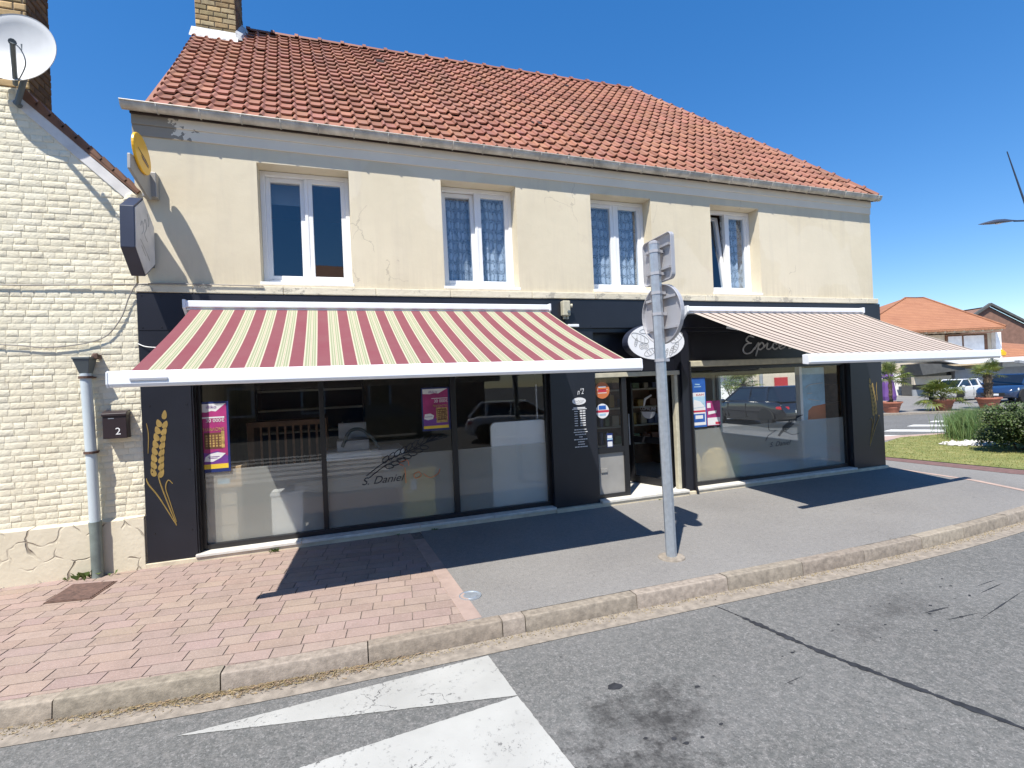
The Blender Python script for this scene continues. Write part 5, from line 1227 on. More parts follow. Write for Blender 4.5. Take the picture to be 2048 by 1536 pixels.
def skyp(s, x0, x1, z0, z1, y):
    w_, h = x1-x0, z1-z0; X = lambda u: x0+u*w_; Z = lambda v: z0+v*h
    def poly(pts, mi, d): s.prism([(X(u), y-.0006*d, Z(v)) for u, v in pts], (0, .0005, 0), mi)
    poly([(.18, .0), (.98, .0), (.98, .18), (.3, .16), (.22, .1)], 1, 1); poly([(.14, .55), (.4, .6), (.9, .62), (.95, .6), (.5, .57), (.2, .52)], 2, 1); poly([(.2, .42), (.45, .42), (.45, .43), (.2, .43)], 3, 1)
# (interior panel built below)
def disc(name, label, cx, cz_, r, bands, mats, y=.078):
    s_ = MB(); n = 32; s_.prism([(cx+r*math.cos(2*math.pi*k/n), y, cz_+r*math.sin(2*math.pi*k/n)) for k in range(n)], (0, .002, 0), 0)
    for (z0, z1, kx, mi) in bands:
        s_.box(cx-kx*r, cx+kx*r, y-.001, y-.0002, cz_+z0*r, cz_+z1*r, mi)
    return tag(s_.build(name, mats), label, 'sticker')
disc('sticker', 'round orange sticker at the top left of the door glass', 5.50, 1.62, .118, [(.35, .5, .5, 1), (-.35, -.28, .6, 1), (-.2, .15, .55, 2), (.05, .1, .75, 1)], ['orange', 'white_vinyl', 'pos_red'])
disc('sticker', 'round blue and white sticker with a red band on the door glass', 5.49, 1.325, .105, [(.2, .75, .55, 1), (-.2, .12, .97, 2), (-.65, -.35, .5, 3)], ['white_vinyl', 'pos_blue', 'pos_red', 'pos_sky'])
s_ = MB(); s_.box(5.54, 5.635, .076, .078, .80, 1.0); s_.box(5.55, 5.625, .0752, .076, .93, .97, 1); s_.box(5.55, 5.625, .0752, .076, .81, .88, 1); s_.box(5.545, 5.63, .0754, .076, .905, .925, 2); tag(s_.build('sticker', ['pos_navy', 'white_vinyl', 'pos_sky']), 'small rectangular blue and white sticker low on the door glass', 'sticker')

# ------------------------------------------------------------------ things inside the shop
def boxthing(name, label, cat, x0, x1, y0, y1, z0, z1, m, bev=.008, extra=None):
    t = thing(name, label, cat, ((x0+x1)/2, (y0+y1)/2, z0)); s_ = MB(); s_.box(x0, x1, y0, y1, z0, z1); s_.build('body', m, t, bevel=bev)
    return t
FZ = .058
t = boxthing('pedestal_cabinet', 'beige cabinet behind the frosted glass at the far left', 'cabinet',   .48, .80, .18, .5, FZ, .73, 'pedestal')
s_ = MB()
for z in (.3, .52): s_.box(.49, .79, .178, .18, z, z+.006)
s_.build('drawer_gap', 'dark_room', t)
t = boxthing('cardboard_box', 'cardboard box standing on the beige cabinet', 'box', .47, .86, .15, .5, .732, .97, 'cardboard', .004)
s_ = MB(); s_.box(.62, .74, .148, .15, .78, .84); s_.build('label', 'pos_sky', t)
t = boxthing('white_bin', 'white lidded bin behind the left frosted pane', 'bin', 1.15, 1.49, .17, .45, FZ, .57, 'pvc', .012)
s_ = MB(); s_.box(1.14, 1.50, .16, .46, .572, .61); s_.build('lid', 'pvc', t, bevel=.01)
t = boxthing('yellow_bin', 'tall yellow collection bin behind the middle pane', 'bin', 2.67, 3.07, .16, .5, FZ, .70, 'bin_yellow', .02)
s_ = MB(); s_.box(2.65, 3.09, .14, .52, .70, .745); s_.build('lid', 'bin_yellow', t, bevel=.01)
s_ = MB(); s_.box(2.76, 2.83, .157, .16, .48, .62); s_.build('label', 'white_vinyl', t)
t = thing('display_board', 'large white rounded panel behind the right hand pane', 'panel', (4.25, .32, FZ))
s_ = MB(); s_.prism([(4.24+a, .2, .66+b) for a, b in rrect(.80, 1.2, .07)], (0, -.05, 0)); s_.build('board', 'pvc', t, bevel=.006)
s_ = MB(); s_.tube([(4.55, .24, .06), (4.55, .24, 1.75)], .015, 8); s_.build('pole', 'steel', t)
t = thing('counter', 'grey shop counter with white top behind the middle pane', 'counter', (2.0, 1.0, FZ))
s_ = MB(); s_.box(1.75, 2.7, .75, 1.4, FZ, .86); s_.build('front', 'wood_trim', t)
s_ = MB(); s_.box(1.7, 2.75, .7, 1.45, .86, .95); s_.build('counter_top', 'pvc', t, bevel=.006)
t = thing('till', 'grey till with curved screen arm standing on the counter', 'till', (2.1, .95, .95))
s_ = MB(); s_.box(1.88, 2.3, .85, 1.2, .952, 1.10); s_.box(1.9, 2.28, 1.18, 1.22, 1.10, 1.32); s_.build('body', 'sign_back', t, bevel=.01)
s_ = MB(); s_.tube(catmull([(1.95, .85, 1.02), (2.05, .82, 1.22), (2.2, .82, 1.24), (2.35, .8, 1.1), (2.42, .8, .98)], 6), .022, 8); s_.build('arm', 'dark_grey', t)
t = thing('wooden_crate_stand', 'brown slatted wooden stand in the dark at the left of the shop', 'stand', (1.1, 1.4, FZ))
s_ = MB()
for k in range(9): s_.box(.8+k*.1, .83+k*.1, 1.2, 1.22, .5, 1.33)
s_.build('slats', 'shelf_wood', t)
s_ = MB(); s_.box(.75, 1.75, 1.18, 1.7, 1.33, 1.40); s_.box(.75, .82, 1.18, 1.7, FZ, 1.33); s_.box(1.68, 1.75, 1.18, 1.7, FZ, 1.33); s_.box(.82, 1.68, 1.19, 1.7, .42, .5); s_.build('frame', 'shelf_wood', t)
def shelf(label, x0, x1, y0, y1, zs_, wood='shelf_wood', edge='shelf_light'):
    t = thing('shelf_unit', label, 'shelf', ((x0+x1)/2, (y0+y1)/2, FZ))
    s_ = MB(); s_.box(x0, x0+.03, y0, y1, FZ, zs_[-1]+.35); s_.box(x1-.03, x1, y0, y1, FZ, zs_[-1]+.35); s_.box(x0+.03, x1-.03, y1-.02, y1, FZ, zs_[-1]+.35); s_.build('frame', wood, t)
    for z in zs_:
        s_ = MB(); s_.box(x0+.03, x1-.03, y0+.01, y1-.02, z, z+.03); s_.build('shelf', edge, t)
    return t
shelf('open shelf unit with pale edges facing the shop door', 5.6, 7.95, 2.1, 2.5, (.5, .85, 1.2, 1.55))
shelf('brown shelf unit at the right end of the shop', 10.12, 10.64, .45, .75, (.45, .8, 1.15, 1.5), 'shelf_wood', 'shelf_wood')
shelf('dark wall shelf with pale boards behind the left poster', .7, 2.3, 2.2, 2.6, (1.15, 1.5, 1.8), 'dark_room')
gc = [(.5, .2, .1), (.7, .5, .15), (.25, .4, .25), (.7, .65, .55), (.35, .18, .12), (.15, .2, .45)]
gi = 0
for z in (.53, .88, 1.23, 1.58):
    x = 5.7
    while x < 7.8:
        w_ = U(.06, .16); h = U(.12, .25); s_ = MB(); c = random.choice(gc); s_.box(x, x+w_, 2.15, 2.3, z+.002, z+h, 0, c)
        if gi % 2: s_.lathe((x+w_/2, 2.225, z+h), [(w_*.3, 0), (w_*.25, .03)], 8, col=c)
        o = s_.build('grocery_pack', 'goods', bevel=.006); tag(o, 'grocery packs and jars standing on the open shelves behind the door', 'groceries', 'groceries on the open shelves'); x += w_+U(.03, .16); gi += 1
def sack(label, x, y, w_, h):
    mb = MB(); n = 14; rings = []
    prf = [(.42, 0), (.5, .06), (.52, .3), (.5, .6), (.44, .85), (.3, .97), (.1, 1.0)]
    vs = []; fs = []
    for r_, hh in prf:
        for k in range(n): a = 2*math.pi*k/n; vs.append((x+w_*r_*math.cos(a)*U(.92, 1.06), y+w_*.6*r_*math.sin(a)*U(.92, 1.06), FZ+h*hh))
    for i in range(len(prf)-1):
        for k in range(n): fs.append((i*n+k, i*n+(k+1) % n, (i+1)*n+(k+1) % n, (i+1)*n+k))
    fs += [tuple(range(n-1, -1, -1)), tuple(range((len(prf)-1)*n, len(prf)*n))]
    mb.add(vs, fs); return tag(mb.build('paper_sack', 'sack', smooth=60), label, 'sack')
sack('bulky yellow paper sack behind the frosted right window', 7.60, .31, .46, .56)
sack('narrow yellow paper sack squeezed against the window edge', 7.17, .26, .26, .5)
s_ = MB(); s_.box(7.88, 8.0, .16, .4, FZ, .5); tag(s_.build('green_bag', 'sack_green', bevel=.03, seg=3), 'slim green bag beside the bulky yellow sack', 'bag')
t = thing('drinks_cooler', 'pale blue upright cooler panel with orange print in the right window', 'cooler', (9.8, .36, FZ))
s_ = MB(); s_.box(9.50, 10.05, .3, .42, FZ, 1.83); s_.build('cabinet', 'pos_sky', t, bevel=.01)
s_ = MB(); s_.prism([(9.62, .297, .92), (10.04, .297, .92), (10.04, .297, 1.18), (9.74, .297, 1.15), (9.64, .297, 1.08)], (0, .002, 0)); s_.build('orange_print', 'orange', t)
s_ = MB(); s_.box(9.44, 9.50, .27, .36, FZ, 1.85); s_.build('door_edge', 'white_metal', t, bevel=.005)
s_ = MB(); strokes(s_, [catmull([(9.6, 1.48), (9.7, 1.53), (10.0, 1.55)], 4), [(9.64, 1.38), (9.74, 1.38)], [(9.65, 1.28), (9.9, 1.24)]], .297, .008); s_.build('print', 'grey_vinyl', t)

# ------------------------------------------------------------------ cars
def car(name, label, paint, loc, rot, L=4.2, Wd=1.75, H=1.5, scale=.88, suv=True):
    t = thing(name, label, 'car', loc, None, rot); k = scale
    def lf(pts): return [(x*k, y*k, z*k) for x, y, z in pts]
    hw = Wd/2
    st = [(-L/2, .42, .62, .80), (-L/2+.12, .30, .86, .92), (-L/2+.5, .22, .93, .98), (-.9, .2, .94, 1), (0, .2, .92, 1), (.75, .2, .90, 1), (1.1, .22, .88, .99), (L/2-.45, .24, .80, .95), (L/2-.12, .30, .70, .86), (L/2, .42, .60, .74)]
    if suv: st = [(x, a, b*1.06 if i not in (0, 9) else b, w_) for i, (x, a, b, w_) in enumerate(st)]
    vs = []; m = 10
    for x, zb, zt, kw in st:
        y = hw*kw; zm = zb+(zt-zb)*.55
        half = [(.55*y, zb), (.93*y, zb+.04), (y, zm), (.965*y, zt-.05), (.88*y, zt)]
        for yy, z in half: vs.append((x, yy, z))
        for yy, z in reversed(half): vs.append((x, -yy, z))
    fs = []
    for i in range(len(st)-1):
        for q in range(m): fs.append((i*m+q, (i+1)*m+q, (i+1)*m+(q+1) % m, i*m+(q+1) % m))
    fs += [tuple(range(m)), tuple(range(len(st)*m-1, (len(st)-1)*m-1, -1))]
    b = MB(True); b.add(lf(vs), fs); body = b.build('body', paint, t, smooth=50, bevel=.02)
    zb = .92*(1.05 if suv else 1); zr = H-.03
    G = [(-L/2+.16, zb, .80), (-L/2+.62, zr, .64), (.30, zr, .66), (1.12, zb-.02, .82)]
    vs = []
    for x, z, kw in G: vs += [(x, hw*kw, z), (x, -hw*kw, z)]
    vs += [(-.3, hw*.86, zb), (-.3, -hw*.86, zb)]
    b = MB(True); b.add(lf(vs), [(0, 1, 3, 2), (2, 3, 5, 4), (4, 5, 7, 6), (0, 2, 4, 6, 8), (1, 9, 7, 5, 3), (0, 8, 6, 7, 9, 1)]); b.build('window_glass', 'car_glass', t, bevel=.03)
    b = MB(True); b.hexa(lf([(G[1][0]-.04, hw*.655, zr-.02), (G[2][0]+.05, hw*.675, zr-.02), (G[2][0]+.05, -hw*.675, zr-.02), (G[1][0]-.04, -hw*.655, zr-.02), (G[1][0]+.08, hw*.58, zr+.035), (G[2][0]-.06, hw*.6, zr+.035), (G[2][0]-.06, -hw*.6, zr+.035), (G[1][0]+.08, -hw*.58, zr+.035)])); b.build('roof', paint, t, bevel=.02)
    b = MB(True)
    for s in (1, -1):
        P0 = [(G[i][0], s*hw*G[i][2]*1.005, G[i][1]) for i in range(4)]
        b.tube(lf([P0[0], P0[1]]), .05*k, 6); b.tube(lf([P0[2], P0[3]]), .03*k, 6); b.tube(lf([(-.35, s*hw*.86, zb), (-.32, s*hw*.66, zr)]), .03*k, 6); b.tube(lf([(-1.25, s*hw*.83, zb), (-1.2, s*hw*.66, zr)]), .06*k, 6); b.tube(lf([P0[1], P0[2]]), .03*k, 6)
    b.build('pillars', paint, t)
    for wx in (-L/2+.78, L/2-.82):
        for s in (1, -1):
            b = MB(True); b.lathe(Vector((wx, s*(hw-.20), .33))*k, [(.2*k, 0), (.31*k, .0), (.33*k, .03*k), (.33*k, .18*k), (.30*k, .205*k), (.21*k, .205*k)], 22, (0, s, 0)); w_ = b.build('wheel', 'rubber', t, smooth=40)
            b = MB(True); b.lathe(Vector((wx, s*(hw-.20), .33))*k, [(.215*k, .15*k), (.21*k, .195*k), (.05*k, .2*k)], 18, (0, s, 0)); b.build('rim', 'chrome', w_, smooth=40)
            a = MB(True); pts = [(wx+.40*math.cos(q*math.pi/10), s*(hw*.955), .33+.40*math.sin(q*math.pi/10)) for q in range(11)]; a.prism(lf(pts), (0, s*.05*k, 0)); a.build('wheel_arch', 'rubber', t)
    for s in (1, -1):
        b = MB(True); b.hexa(lf([(L/2-.34, s*hw*.55, .64), (L/2-.06, s*hw*.50, .62), (L/2-.22, s*hw*.84, .64), (L/2-.50, s*hw*.96, .68), (L/2-.36, s*hw*.55, .76), (L/2-.10, s*hw*.50, .70), (L/2-.26, s*hw*.84, .75), (L/2-.52, s*hw*.95, .80)])); b.build('headlight', 'lamp_clear', t, bevel=.01)
        b = MB(True); b.hexa(lf([(-L/2+.02, s*hw*.55, .70), (-L/2+.10, s*hw*.92, .70), (-L/2+.28, s*hw*.965, .72), (-L/2+.2, s*hw*.6, .7), (-L/2+.04, s*hw*.55, .80), (-L/2+.12, s*hw*.90, .82), (-L/2+.30, s*hw*.955, .80), (-L/2+.2, s*hw*.6, .80)])); b.build('tail_light', 'lamp_red', t, bevel=.01)
        b = MB(True); b.lathe(Vector((.92, s*(hw+.06), .98))*k, [(.03*k, -.07*k), (.085*k, -.04*k), (.09*k, .03*k), (.04*k, .06*k)], 10, (1, 0, 0)); b.build('mirror', paint, t, smooth=50)
    b = MB(True); b.box((L/2-.1)*k, (L/2+.015)*k, -.5*k, .5*k, .40*k, .56*k); b.build('grille', 'rubber', t, bevel=.01)
    b = MB(True); b.box((L/2+.0)*k, (L/2+.03)*k, -.26*k, .26*k, .42*k, .52*k); b.box((-L/2-.02)*k, (-L/2+.02)*k, -.26*k, .26*k, .56*k, .66*k); b.build('number_plate', 'pvc', t)
    b = MB(True)
    for x in (-.32, .72): 
        for s in (1, -1): b.box((x-.006)*k, (x+.006)*k, min(s*hw*.97, s*hw*1.003)*k, max(s*hw*.97, s*hw*1.003)*k, .34*k, .9*k)
    b.build('door_seam', 'rubber', t)
    return t
def ang(px, py, d1, px2, d2):
    a = at_depth(px, py, d1); b = at_depth(px2, py, d2); return math.atan2(b.y-a.y, b.x-a.x)
SQZ = RZ+.05
c = at_depth(1912, 790, 25.6); car('parked_car', 'white parked car behind the low palm planter', 'car_white', (c.x, c.y, SQZ), ang(1950, 800, 26.5, 1870, 25.3), 3.9, 1.7, 1.45, .77)
c = at_depth(2032, 790, 23.2); car('parked_car', 'blue parked car behind the tall palm planter', 'car_blue', (c.x, c.y, SQZ), math.atan2(CP.y-c.y, CP.x-c.x)-.42, 4.2, 1.8, 1.5, .88)
c = at_depth(1516, 806, 18.5); car('parked_car', 'black parked car seen through the right shop window', 'car_black', (c.x, c.y, RZ), math.atan2(c.y-CP.y, c.x-CP.x)+.72, 4.3, 1.8, 1.55, .92)

# ------------------------------------------------------------------ planters and palms
def planter(loc, label, S):
    t = thing('plant_pot', label, 'planter', loc, 'terracotta planters on the square')
    b = MB(True); b.lathe((0, 0, 0), [(.36*S, 0), (.44*S, .28*S), (.455*S, .30*S), (.455*S, .34*S), (.45*S, .35*S), (.54*S, .58*S), (.6*S, .60*S), (.6*S, .68*S), (.53*S, .68*S), (.5*S, .60*S)], 28); b.build('pot', 'terracotta', t, smooth=35)
    b = MB(True); b.lathe((0, 0, .6*S), [(.5*S, 0), (.3*S, .04*S), (.02, .05*S)], 18); b.build('soil', 'soil', t); return t
def palm(loc, label, trunk, crown, n, droop, seed, S=1.0):
    random.seed(seed); t = thing('palm_tree', label, 'palm', loc, 'palms in the planters')
    b = MB(True)
    if trunk > .1:
        pts = [(0, 0, trunk*q/10) for q in range(11)]; b.tube(pts, [.13*S*(1+.12*math.sin(q*9)) for q in range(11)], 10)
        for _ in range(70):
            z = U(0, trunk); a = U(0, 6.28); b.tube([(.1*S*math.cos(a), .1*S*math.sin(a), z), (.17*S*math.cos(a), .17*S*math.sin(a), z+.08)], [.02, .008], 4)
    else: b.tube([(0, 0, 0), (0, 0, .12)], [.12*S, .1*S], 8)
    b.build('trunk', 'palm_trunk', t)
    b = MB(True)
    for _ in range(n):
        a = U(0, 6.28); e = U(-.35, 1.35) if droop else U(-.1, 1.4); l = crown*U(.45, .7)
        d = Vector((math.cos(a)*math.cos(e), math.sin(a)*math.cos(e), math.sin(e))); o_ = Vector((0, 0, trunk)); tip = o_+d*l
        side = d.cross(Vector((0, 0, 1))).normalized() if abs(d.z) < .99 else Vector((1, 0, 0)); up = side.cross(d); sh = U(.55, 1.3)
        b.tube([o_, o_+d*l*.5+Vector((0, 0, .02)), tip], .008, 4, col=(sh, sh, .8))
        for q in range(15):
            th = R(-115+230*q/14); r_ = crown*.48*(1-.25*abs(q-7)/7)*U(.85, 1.1); dd = d*math.cos(th)+side*math.sin(th); end = tip+dd*r_-Vector((0, 0, r_*U(.1, .35))); w_ = crown*.022
            pr_ = dd.cross(up).normalized()*w_; mid = tip+dd*r_*.5+up*.02
            b.add([tip, mid+pr_, end, mid-pr_], [(0, 1, 2, 3)], 0, (sh*U(.85, 1.2), sh, sh*U(.6, 1)))
    b.build('crown', 'palm_leaf', t); return t
P1, P2, P3 = on_z(1783, 825, SQZ), on_z(1887, 821, SQZ), on_z(1978, 818, SQZ)
sc = 1.0
planter(tuple(P1), 'terracotta pot at the black shop corner holding a bushy palm', .66)
planter(tuple(P2), 'terracotta pot with low spreading palm in front of the white car', .66)
planter(tuple(P3), 'terracotta pot with tall trunked palm in front of the blue car', .7)
palm((P1.x, P1.y, SQZ+.42), 'bushy palm on a short trunk in the pot at the shop corner', .95, .8, 34, True, 3, .45)
palm((P2.x, P2.y, SQZ+.42), 'low trunkless palm spreading over its pot', .08, 1.0, 46, True, 4)
palm((P3.x, P3.y, SQZ+.42), 'tall palm with a slim dark trunk in front of the blue car', .95, .75, 32, True, 5)
c = at_depth(1487, 800, 21); palm((c.x, c.y, SQZ), 'palm seen through the right shop window behind the black car', 1.45, .95, 30, True, 6)
random.seed(11)
# small pale tree seen through the window
c = at_depth(1465, 800, 23); t = thing('young_tree', 'thin pale tree seen through the right shop window', 'tree', (c.x, c.y, SQZ))
b = MB(True); b.tube([(0, 0, 0), (0, 0, .7)], .04, 6)
for k in range(7):
    a = k*.9; b.tube([(0, 0, .5), (.2*math.cos(a), .2*math.sin(a), 1.1), (.35*math.cos(a), .35*math.sin(a), 1.7)], [.025, .018, .008], 5)
b.build('trunk', 'palm_trunk', t)
b = MB(True)
for _ in range(1200):
    p = Vector((random.gauss(0, .33), random.gauss(0, .33), 1.5+random.gauss(0, .28))); a = Vector((U(-1, 1), U(-1, 1), U(-1, 1))).normalized()*.05; q = a.orthogonal().normalized()*.025; sh = U(.6, 1.3); b.add([p-a, p+q, p+a, p-q], [(0, 1, 2, 3)], 0, (sh, sh, sh))
b.build('crown', 'tree_leaf', t)

# ------------------------------------------------------------------ lawn island planting
def bush(label, cx, cy, rx, ry, h, n, m, cat='hedge', nm='hedge'):
    t = thing(nm, label, cat, (cx, cy, .012)); b = MB()
    for _ in range(26):
        a = U(0, 6.28); r_ = U(.1, .8); b.tube([(cx+U(-.2, .2)*rx, cy+U(-.2, .2)*ry, .012), (cx+rx*r_*math.cos(a)*.6, cy+ry*r_*math.sin(a)*.6, h*.5), (cx+rx*r_*math.cos(a), cy+ry*r_*math.sin(a), h*U(.7, .95))], [.018, .012, .005], 4)
    b.build('stems', 'palm_trunk', t); b = MB()
    clumps = [(U(0, 6.28), U(0, 1)**.5, U(.25, 1)) for _ in range(120)]
    for _ in range(n):
        a, r_, z = random.choice(clumps); top = 1-.22*r_*r_
        p = Vector((cx+rx*r_*math.cos(a)+random.gauss(0, .075), cy+ry*r_*math.sin(a)+random.gauss(0, .075), .03+max(.0, min(1.08, z*top+random.gauss(0, .07)))*h))
        d = Vector((U(-1, 1), U(-1, 1), U(-.4, 1))).normalized(); l = U(.022, .05); q = d.orthogonal().normalized()*l*.5; sh = U(.45, 1.6)
        b.add([p, p+d*l*.5+q, p+d*l, p+d*l*.5-q], [(0, 1, 2, 3)], 0, (sh*U(.9, 1.25), sh, sh*U(.7, 1)))
    b.build('leaves', m, t); return t
bush('dark green bushy hedge at the right edge of the lawn', 14.9, -.15, .95, .62, .88, 26000, 'hedge_leaf')
bush('second dark hedge mass beyond the right edge of the lawn', 15.9, -1.3, .9, .6, .86, 2500, 'hedge_leaf')
t = thing('ornamental_grass', 'tall clump of pale green ornamental grass behind the pebbles', 'ornamental grass', (16.6, 1.5, .012)); b = MB()
for _ in range(4200):
    u = U(0, 1); x = 15.75+1.9*u+random.gauss(0, .22); y = 1.2+.95*u+random.gauss(0, .22); h = U(.3, .72); a = U(0, 6.28); ln_ = U(.05, .3); w_ = U(.003, .007); sh = U(.55, 1.35)
    dx, dy = math.cos(a)*ln_, math.sin(a)*ln_; cl = (sh*U(.9, 1.25), sh, sh*U(.8, 1.1)); ca, sa = CR.x*w_, CR.y*w_
    b.add([(x-ca, y-sa, .01), (x+ca, y+sa, .01), (x+dx*.4+ca, y+dy*.4+sa, h*.65), (x+dx*.4-ca, y+dy*.4-sa, h*.65), (x+dx, y+dy, h)], [(0, 1, 2, 3), (3, 2, 4)], 0, cl)
b.build('blades', 'reed', t)
b = MB()
for _ in range(420):
    u, v = random.gauss(0, .33), random.gauss(0, .33)
    if u*u+v*v > .8: continue
    x, y = 15.15+u*.75+v*.35, .85+u*.05-v*.55; r_ = U(.02, .055); n = 6; sh = U(.6, 1.2); z = .012
    ring = [(x+r_*U(.7, 1.2)*math.cos(k*1.047), y+r_*U(.7, 1.2)*math.sin(k*1.047), z+r_*.3) for k in range(n)]
    b.add(ring+[(x, y, z+r_*U(.7, 1.1))], [(k, (k+1) % n, n) for k in range(n)], 0, (sh, sh, sh*.98))
o = b.build('pebble_bed', 'gravel'); stuff(o); o['label'] = 'heap of white pebbles on the lawn before the hedge'; o['category'] = 'pebbles'

# ------------------------------------------------------------------ background square
def frame_thing(name, label, cat, px, py, depth, z0=SQZ, yaw=None):
    p = at_depth(px, py, depth); a = -YAW if yaw is None else yaw
    return thing(name, label, cat, (p.x, p.y, z0), None, a), depth
# units per photo pixel at a depth
def upp(d): return d/978.217
D = 33.0; u = upp(D)
hs, _ = frame_thing('orange_roof_house', 'cream house with orange hipped tile roof across the square', 'house', 1880, 795, D)
zh = lambda py, px=1880: at_depth(px, py, D).z-SQZ
X_ = lambda px: (px-1880)*u
b = MB(True); zw = zh(665, 1990)
b.box(X_(1700), X_(1990), 0, 9, 0, zw); b.build('wall', 'render_cream', hs)
def LP3(px, py, y, D_, o_):
    p = at_depth(px, py, D_+y); d = p-ORG[o_.name]; return (d.x*math.cos(YAW)-d.y*math.sin(YAW), y, p.z-SQZ)
ze = zh(655, 2012); er = LP3(2012, 655, -1.0, D, hs)[0]; el = LP3(1700, 655, -1.0, D, hs)[0]
A0, A1 = LP3(1811, 596, 4.2, D, hs), LP3(1848, 596, 4.2, D, hs)
b = MB(True); b.add([(el, -1.0, ze), (er, -1.0, ze), (er, 10, ze), (el, 10, ze), A0, A1], [(0, 1, 5, 4), (1, 2, 5), (2, 3, 4, 5), (3, 0, 4)])
b.box(el, er, -1.0, 10, ze-.14, ze-.002); rf = b.build('roof', 'far_tile', hs)
b = MB(True); b.tube([(el, -1.02, ze+.03), tuple(Vector(A0)+Vector((0, 0, .03))), tuple(Vector(A1)+Vector((0, 0, .03))), (er, -1.02, ze+.03)], .06, 6); b.build('hip_ridge', 'far_tile', rf)
b = MB(True)
for k in range(14): b.box(er-.22-k*.62, er-.10-k*.62, -.9, .0, ze-.24, ze-.142)
b.build('rafter_ends', 'render_cream', rf)
b = MB(True); b.box(X_(1895), X_(1978), -.08, -.002, zh(702, 1950), zh(668, 1950)); wf = b.build('window', 'wood_trim', hs)
for a0, a1 in ((1899, 1926), (1930, 1970)):
    b = MB(True); b.box(X_(a0), X_(a1), -.12, -.081, zh(700, 1950), zh(671, 1950)); b.build('shutter', 'white_slab', wf)
b = MB(True); b.box(X_(1892), X_(1982), -.16, -.081, zh(704, 1950), zh(702, 1950)); b.build('sill', 'white_slab', wf)
b = MB(True); b.box(X_(1988), X_(1999), -.3, -.003, 0, zw); b.build('pillar', 'white_slab', hs)
b = MB(True); b.box(X_(1813), X_(1829), -.35, -.003, 0, zh(735, 1820)); b.build('pillar', 'white_slab', hs)
b = MB(True); b.tube([(X_(1833), -.3, 0), (X_(1833), -.3, zh(735, 1830))], .1, 8); b.tube([(X_(1838), -.3, 0), (X_(1838), -.3, zh(735, 1830))], .07, 8); b.build('downpipe', 'wood_trim', hs)
b = MB(True); b.box(X_(1690), X_(1800), -.25, -.003, 0, zh(746, 1780)); b.build('white_door_panel', 'render_white', hs)
# glazed shop canopies
sp_, _ = frame_thing('glazed_shop', 'grey glazed shopfront with white canopies across the square', 'shop', 1880, 795, 31.0)
u2 = upp(31.0); X2 = lambda px: (px-1880)*u2; z2 = lambda py, px=1900: at_depth(px, py, 31.0).z-SQZ
b = MB(True); b.box(X2(1834), X2(1915), .3, 1.2, 0, z2(738, 1870)); b.build('glass_wall', 'store_dark', sp_)
b = MB(True); b.box(X2(1832), X2(1908), .1, .299, z2(768, 1870), z2(752, 1870)); b.build('cream_band', 'render_cream', sp_)
b = MB(True); b.box(X2(1832), X2(1862), .2, .299, 0, z2(778, 1870)); b.build('grey_panel', 'grey_slab', sp_)
b = MB(True); b.prism([(X2(1826), -.6, z2(728, 1830)), (X2(1868), -.6, z2(728, 1870)), (X2(1915), -.6, z2(736, 1910)), (X2(1915), -.6, z2(740, 1910)), (X2(1832), -.6, z2(750, 1840))], (0, 1.5, 0)); b.build('slate_canopy', 'slate', sp_)
b = MB(True); b.prism([(X2(1868), -.8, z2(722, 1880)), (X2(2140), -.8, z2(712, 2048)), (X2(2140), -.8, z2(722, 2048)), (X2(1900), -.8, z2(729, 1900))], (0, 2.6, 0)); b.build('white_canopy', 'white_slab', sp_)
b = MB(True); b.box(X2(1912), X2(2160), .0, 1.2, z2(758, 1990), z2(735, 1990)); b.build('grey_fascia', 'grey_slab', sp_)
b = MB(True); b.box(X2(1915), X2(2160), .3, 1.3, 0, z2(758, 1990)); b.build('shop_glass', 'store_dark', sp_)
b = MB(True)
for k in range(9): b.box(X2(1918+k*24), X2(1925+k*24), .2, .299, 0, z2(758, 1990))
b.build('mullion', 'white_slab', sp_)
b = MB(True); b.prism([(X2(2003), -1.2, z2(722, 2010)), (X2(2140), -1.2, z2(740, 2100)), (X2(2140), -1.2, z2(745, 2100)), (X2(2003), -1.2, z2(727, 2010))], (0, .3, 0)); b.build('canopy_beam', 'grey_slab', sp_)
# brown brick house behind
D3 = 46.0; u3 = upp(D3); h3, _ = frame_thing('brown_brick_house', 'brown brick gabled house with dark roof at the right edge', 'house', 2020, 780, D3)
X3 = lambda px: (px-2020)*u3; z3 = lambda py, px=2020: at_depth(px, py, D3).z-SQZ
b = MB(True); b.prism([(X3(1925), 0, 0), (X3(2230), 0, 0), (X3(2230), 0, z3(740, 2200)), (X3(1985), 0, z3(614, 1985)), (X3(1962), 0, z3(628, 1962)), (X3(1925), 0, z3(655, 1930))], (0, 6, 0)); b.build('wall', 'brown_brick_far', h3)
b = MB(True); b.prism([(X3(1985), -.3, z3(611, 1985)), (X3(2230), -.3, z3(737, 2200)), (X3(2230), -.3, z3(733, 2200)), (X3(1985), -.3, z3(606, 1985))], (0, .3, 0)); b.prism([(X3(1985), -.3, z3(611, 1985)), (X3(1925), -.3, z3(650, 1930)), (X3(1925), -.3, z3(646, 1930)), (X3(1985), -.3, z3(606, 1985))], (0, .3, 0))
b.add([(X3(1985), .01, z3(612, 1985)), (X3(2230), .01, z3(738, 2200)), (X3(2260), 9, z3(640, 2200)), (X3(2200), 9, z3(606, 2048)), (X3(2000), 9, z3(608, 2000))], [(0, 1, 2, 3, 4)]); rf = b.build('roof', 'slate', h3)
b = MB(True); b.box(X3(2033), X3(2039), 8, 8.5, z3(625, 2036), z3(600, 2036)); b.build('chimney', 'brown_brick_far', rf)
h4, _ = frame_thing('red_roof_shed', 'low building with orange red roof below the brown brick house', 'building', 2030, 790, 38.0)
